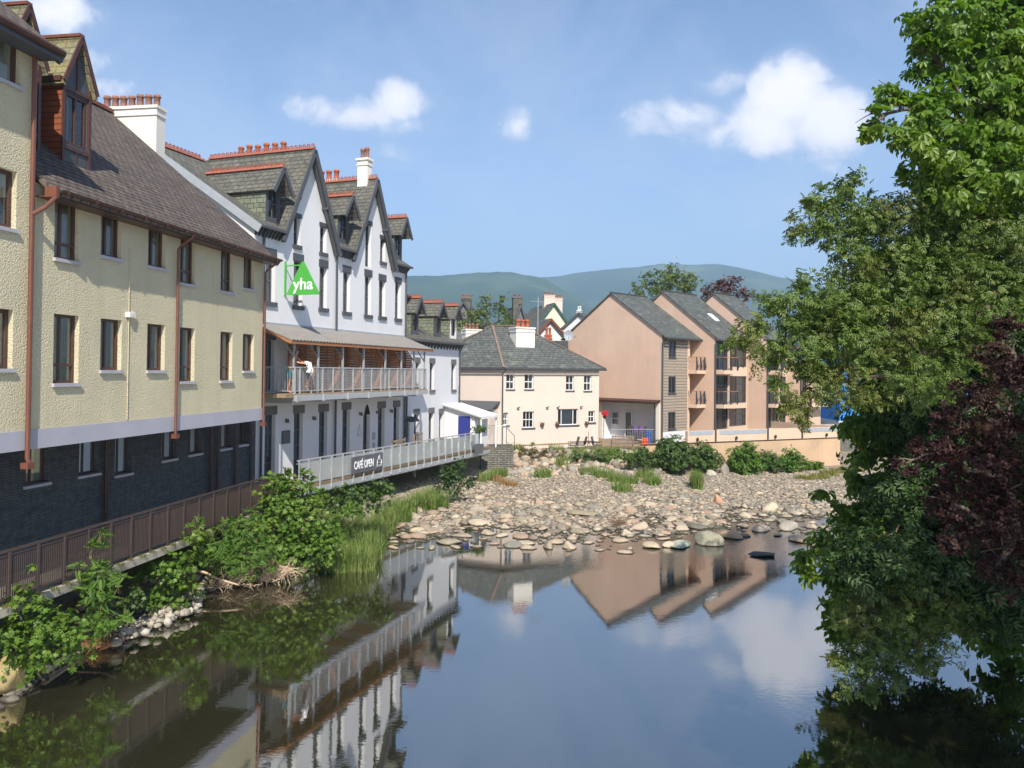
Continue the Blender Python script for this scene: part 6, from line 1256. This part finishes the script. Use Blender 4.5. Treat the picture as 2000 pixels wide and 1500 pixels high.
for j in range(nz):
    for i in range(nx): mb.poly([tuple(Vector(g_[a][b])+Vector((0,.05+.04*math.sin(a+b),0))) for a,b in ((j,i),(j+1,i),(j+1,i+1),(j,i+1))])
mb.build('sheet',m_cloth,r_,True)
# ================================================================ SKY, SUN, AIR
SUNAZ,SUNEL=170.,44.
w=bpy.data.worlds.new('World'); S.world=w; w.use_nodes=True; nt=w.node_tree; nt.nodes.clear(); L=nt.links
sky=nt.nodes.new('ShaderNodeTexSky'); sky.sky_type='NISHITA'; sky.sun_disc=False; sky.sun_elevation=rad(SUNEL); sky.sun_rotation=rad(SUNAZ); sky.air_density=1.0; sky.dust_density=.7; sky.ozone_density=2.2; sky.altitude=60
tc=nt.nodes.new('ShaderNodeTexCoord'); sp=nt.nodes.new('ShaderNodeSeparateXYZ'); L.new(tc.outputs['Generated'],sp.inputs[0])
yy=math_(nt,'MAXIMUM',sp.outputs[1],.05); cx=math_(nt,'DIVIDE',sp.outputs[0],yy); cz_=math_(nt,'DIVIDE',sp.outputs[2],yy)
cb_=nt.nodes.new('ShaderNodeCombineXYZ'); L.new(cx,cb_.inputs[0]); L.new(cz_,cb_.inputs[1])
dn=nt.nodes.new('ShaderNodeTexNoise'); dn.inputs['Scale'].default_value=9; dn.inputs['Detail'].default_value=5; L.new(cb_.outputs[0],dn.inputs['Vector'])
ma=nt.nodes.new('ShaderNodeVectorMath'); ma.operation='MULTIPLY_ADD'; L.new(dn.outputs['Color'],ma.inputs[0]); ma.inputs[1].default_value=(.05,.04,0); L.new(cb_.outputs[0],ma.inputs[2])
CL=[(1545,190,78,72,1.1),(1610,235,85,65,1.),(1500,240,95,58,1.),(1330,232,95,42,.75),(1400,260,130,45,.6),(1395,165,65,38,.45),(1660,300,120,35,.35),(1600,300,120,40,.45),
(785,190,52,38,.8),(700,215,90,34,.7),(610,210,62,34,.62),(760,245,110,22,.35),(770,300,70,25,.3),(1010,240,42,34,.6),(1090,240,60,15,.28),
(110,20,80,45,.8),(40,40,70,50,.6),(160,110,80,30,.35),(235,170,80,24,.5),(1480,430,60,20,.25),(450,330,120,20,.12),(1180,330,200,30,.15)]
tot=None
for px,py,rx,ry,wt in CL:
    d=ray(px,py); s_=nt.nodes.new('ShaderNodeVectorMath'); s_.operation='SUBTRACT'; L.new(ma.outputs[0],s_.inputs[0]); s_.inputs[1].default_value=(d.x/d.y+.025,d.z/d.y+.02,0)
    m1=nt.nodes.new('ShaderNodeVectorMath'); m1.operation='MULTIPLY'; L.new(s_.outputs[0],m1.inputs[0]); m1.inputs[1].default_value=(1500/rx/1.6,1500/ry/1.6,0)
    ln=nt.nodes.new('ShaderNodeVectorMath'); ln.operation='LENGTH'; L.new(m1.outputs[0],ln.inputs[0])
    g=math_(nt,'MULTIPLY',math_(nt,'MAXIMUM',math_(nt,'SUBTRACT',1.,math_(nt,'POWER',ln.outputs['Value'],1.6)),0.),wt)
    tot=g if tot is None else math_(nt,'MAXIMUM',tot,g)
fn=noise(nt,cb_.outputs[0],11,10,.62,.3); fn2=noise(nt,cb_.outputs[0],3.2,7,.62,.5); fn3=noise(nt,cb_.outputs[0],30,6,.6)
inside=ramp(nt,tot,.0,.12)
den=math_(nt,'ADD',math_(nt,'MULTIPLY',tot,1.15),math_(nt,'MULTIPLY',math_(nt,'SUBTRACT',fn,.5),1.5))
den=math_(nt,'ADD',den,math_(nt,'MULTIPLY',math_(nt,'SUBTRACT',fn3,.5),.35))
al=math_(nt,'MULTIPLY',math_(nt,'ADD',math_(nt,'MULTIPLY',ramp(nt,den,.36,.70),.62),math_(nt,'MULTIPLY',ramp(nt,den,-.1,.9),.32)),inside)
al=math_(nt,'MULTIPLY',al,ramp(nt,sp.outputs[1],.05,.2))
wisp=math_(nt,'MULTIPLY',ramp(nt,fn2,.42,.78),.42)
al=math_(nt,'MAXIMUM',al,wisp)
CLOUDC=mixc(nt,ramp(nt,den,.3,1.1),(5.1,5.4,6.5),(7.9,7.6,7.9))
el=sp.outputs[2]; hz_=ramp(nt,el,.45,.0)
skc=mixc(nt,1.,mixc(nt,math_(nt,'MULTIPLY',hz_,.55),sky.outputs[0],(3.3,4.3,6.2)),(.93,.97,1.05),'MULTIPLY')
fin=mixc(nt,al,skc,CLOUDC)
bg=nt.nodes.new('ShaderNodeBackground'); L.new(fin,bg.inputs[0]); bg.inputs[1].default_value=.112
o=nt.nodes.new('ShaderNodeOutputWorld'); L.new(bg.outputs[0],o.inputs[0])
sl=bpy.data.lights.new('sun','SUN'); sl.energy=4.2; sl.angle=rad(.5); sl.color=(1,.93,.82); so=bpy.data.objects.new('sun',sl); C.objects.link(so)
sd=Vector((math.sin(rad(SUNAZ))*math.cos(rad(SUNEL)),math.cos(rad(SUNAZ))*math.cos(rad(SUNEL)),math.sin(rad(SUNEL)))); so.rotation_euler=sd.to_track_quat('Z','Y').to_euler()
so.location=(0,-20,40)
HAZE=True
if HAZE:
    mb=MB(); mb.box(-3800,3800,-120,4600,-6,520); m,nt=NT('summer_haze'); pv=nt.nodes.new('ShaderNodeVolumePrincipled'); pv.inputs['Color'].default_value=(.52,.77,1,1); pv.inputs['Density'].default_value=.00031; pv.inputs['Anisotropy'].default_value=.0
    o=nt.nodes.new('ShaderNodeOutputMaterial'); nt.links.new(pv.outputs[0],o.inputs['Volume']); hb_=mb.build('haze',m); tag(hb_,'thin pale blue summer haze over the valley','haze',None,'stuff')
S.render.engine='CYCLES'
S.view_settings.view_transform='Standard'; S.view_settings.look='None'; S.view_settings.exposure=.62; S.view_settings.gamma=1
S.cycles.max_bounces=8; S.cycles.transparent_max_bounces=16; S.cycles.volume_bounces=0
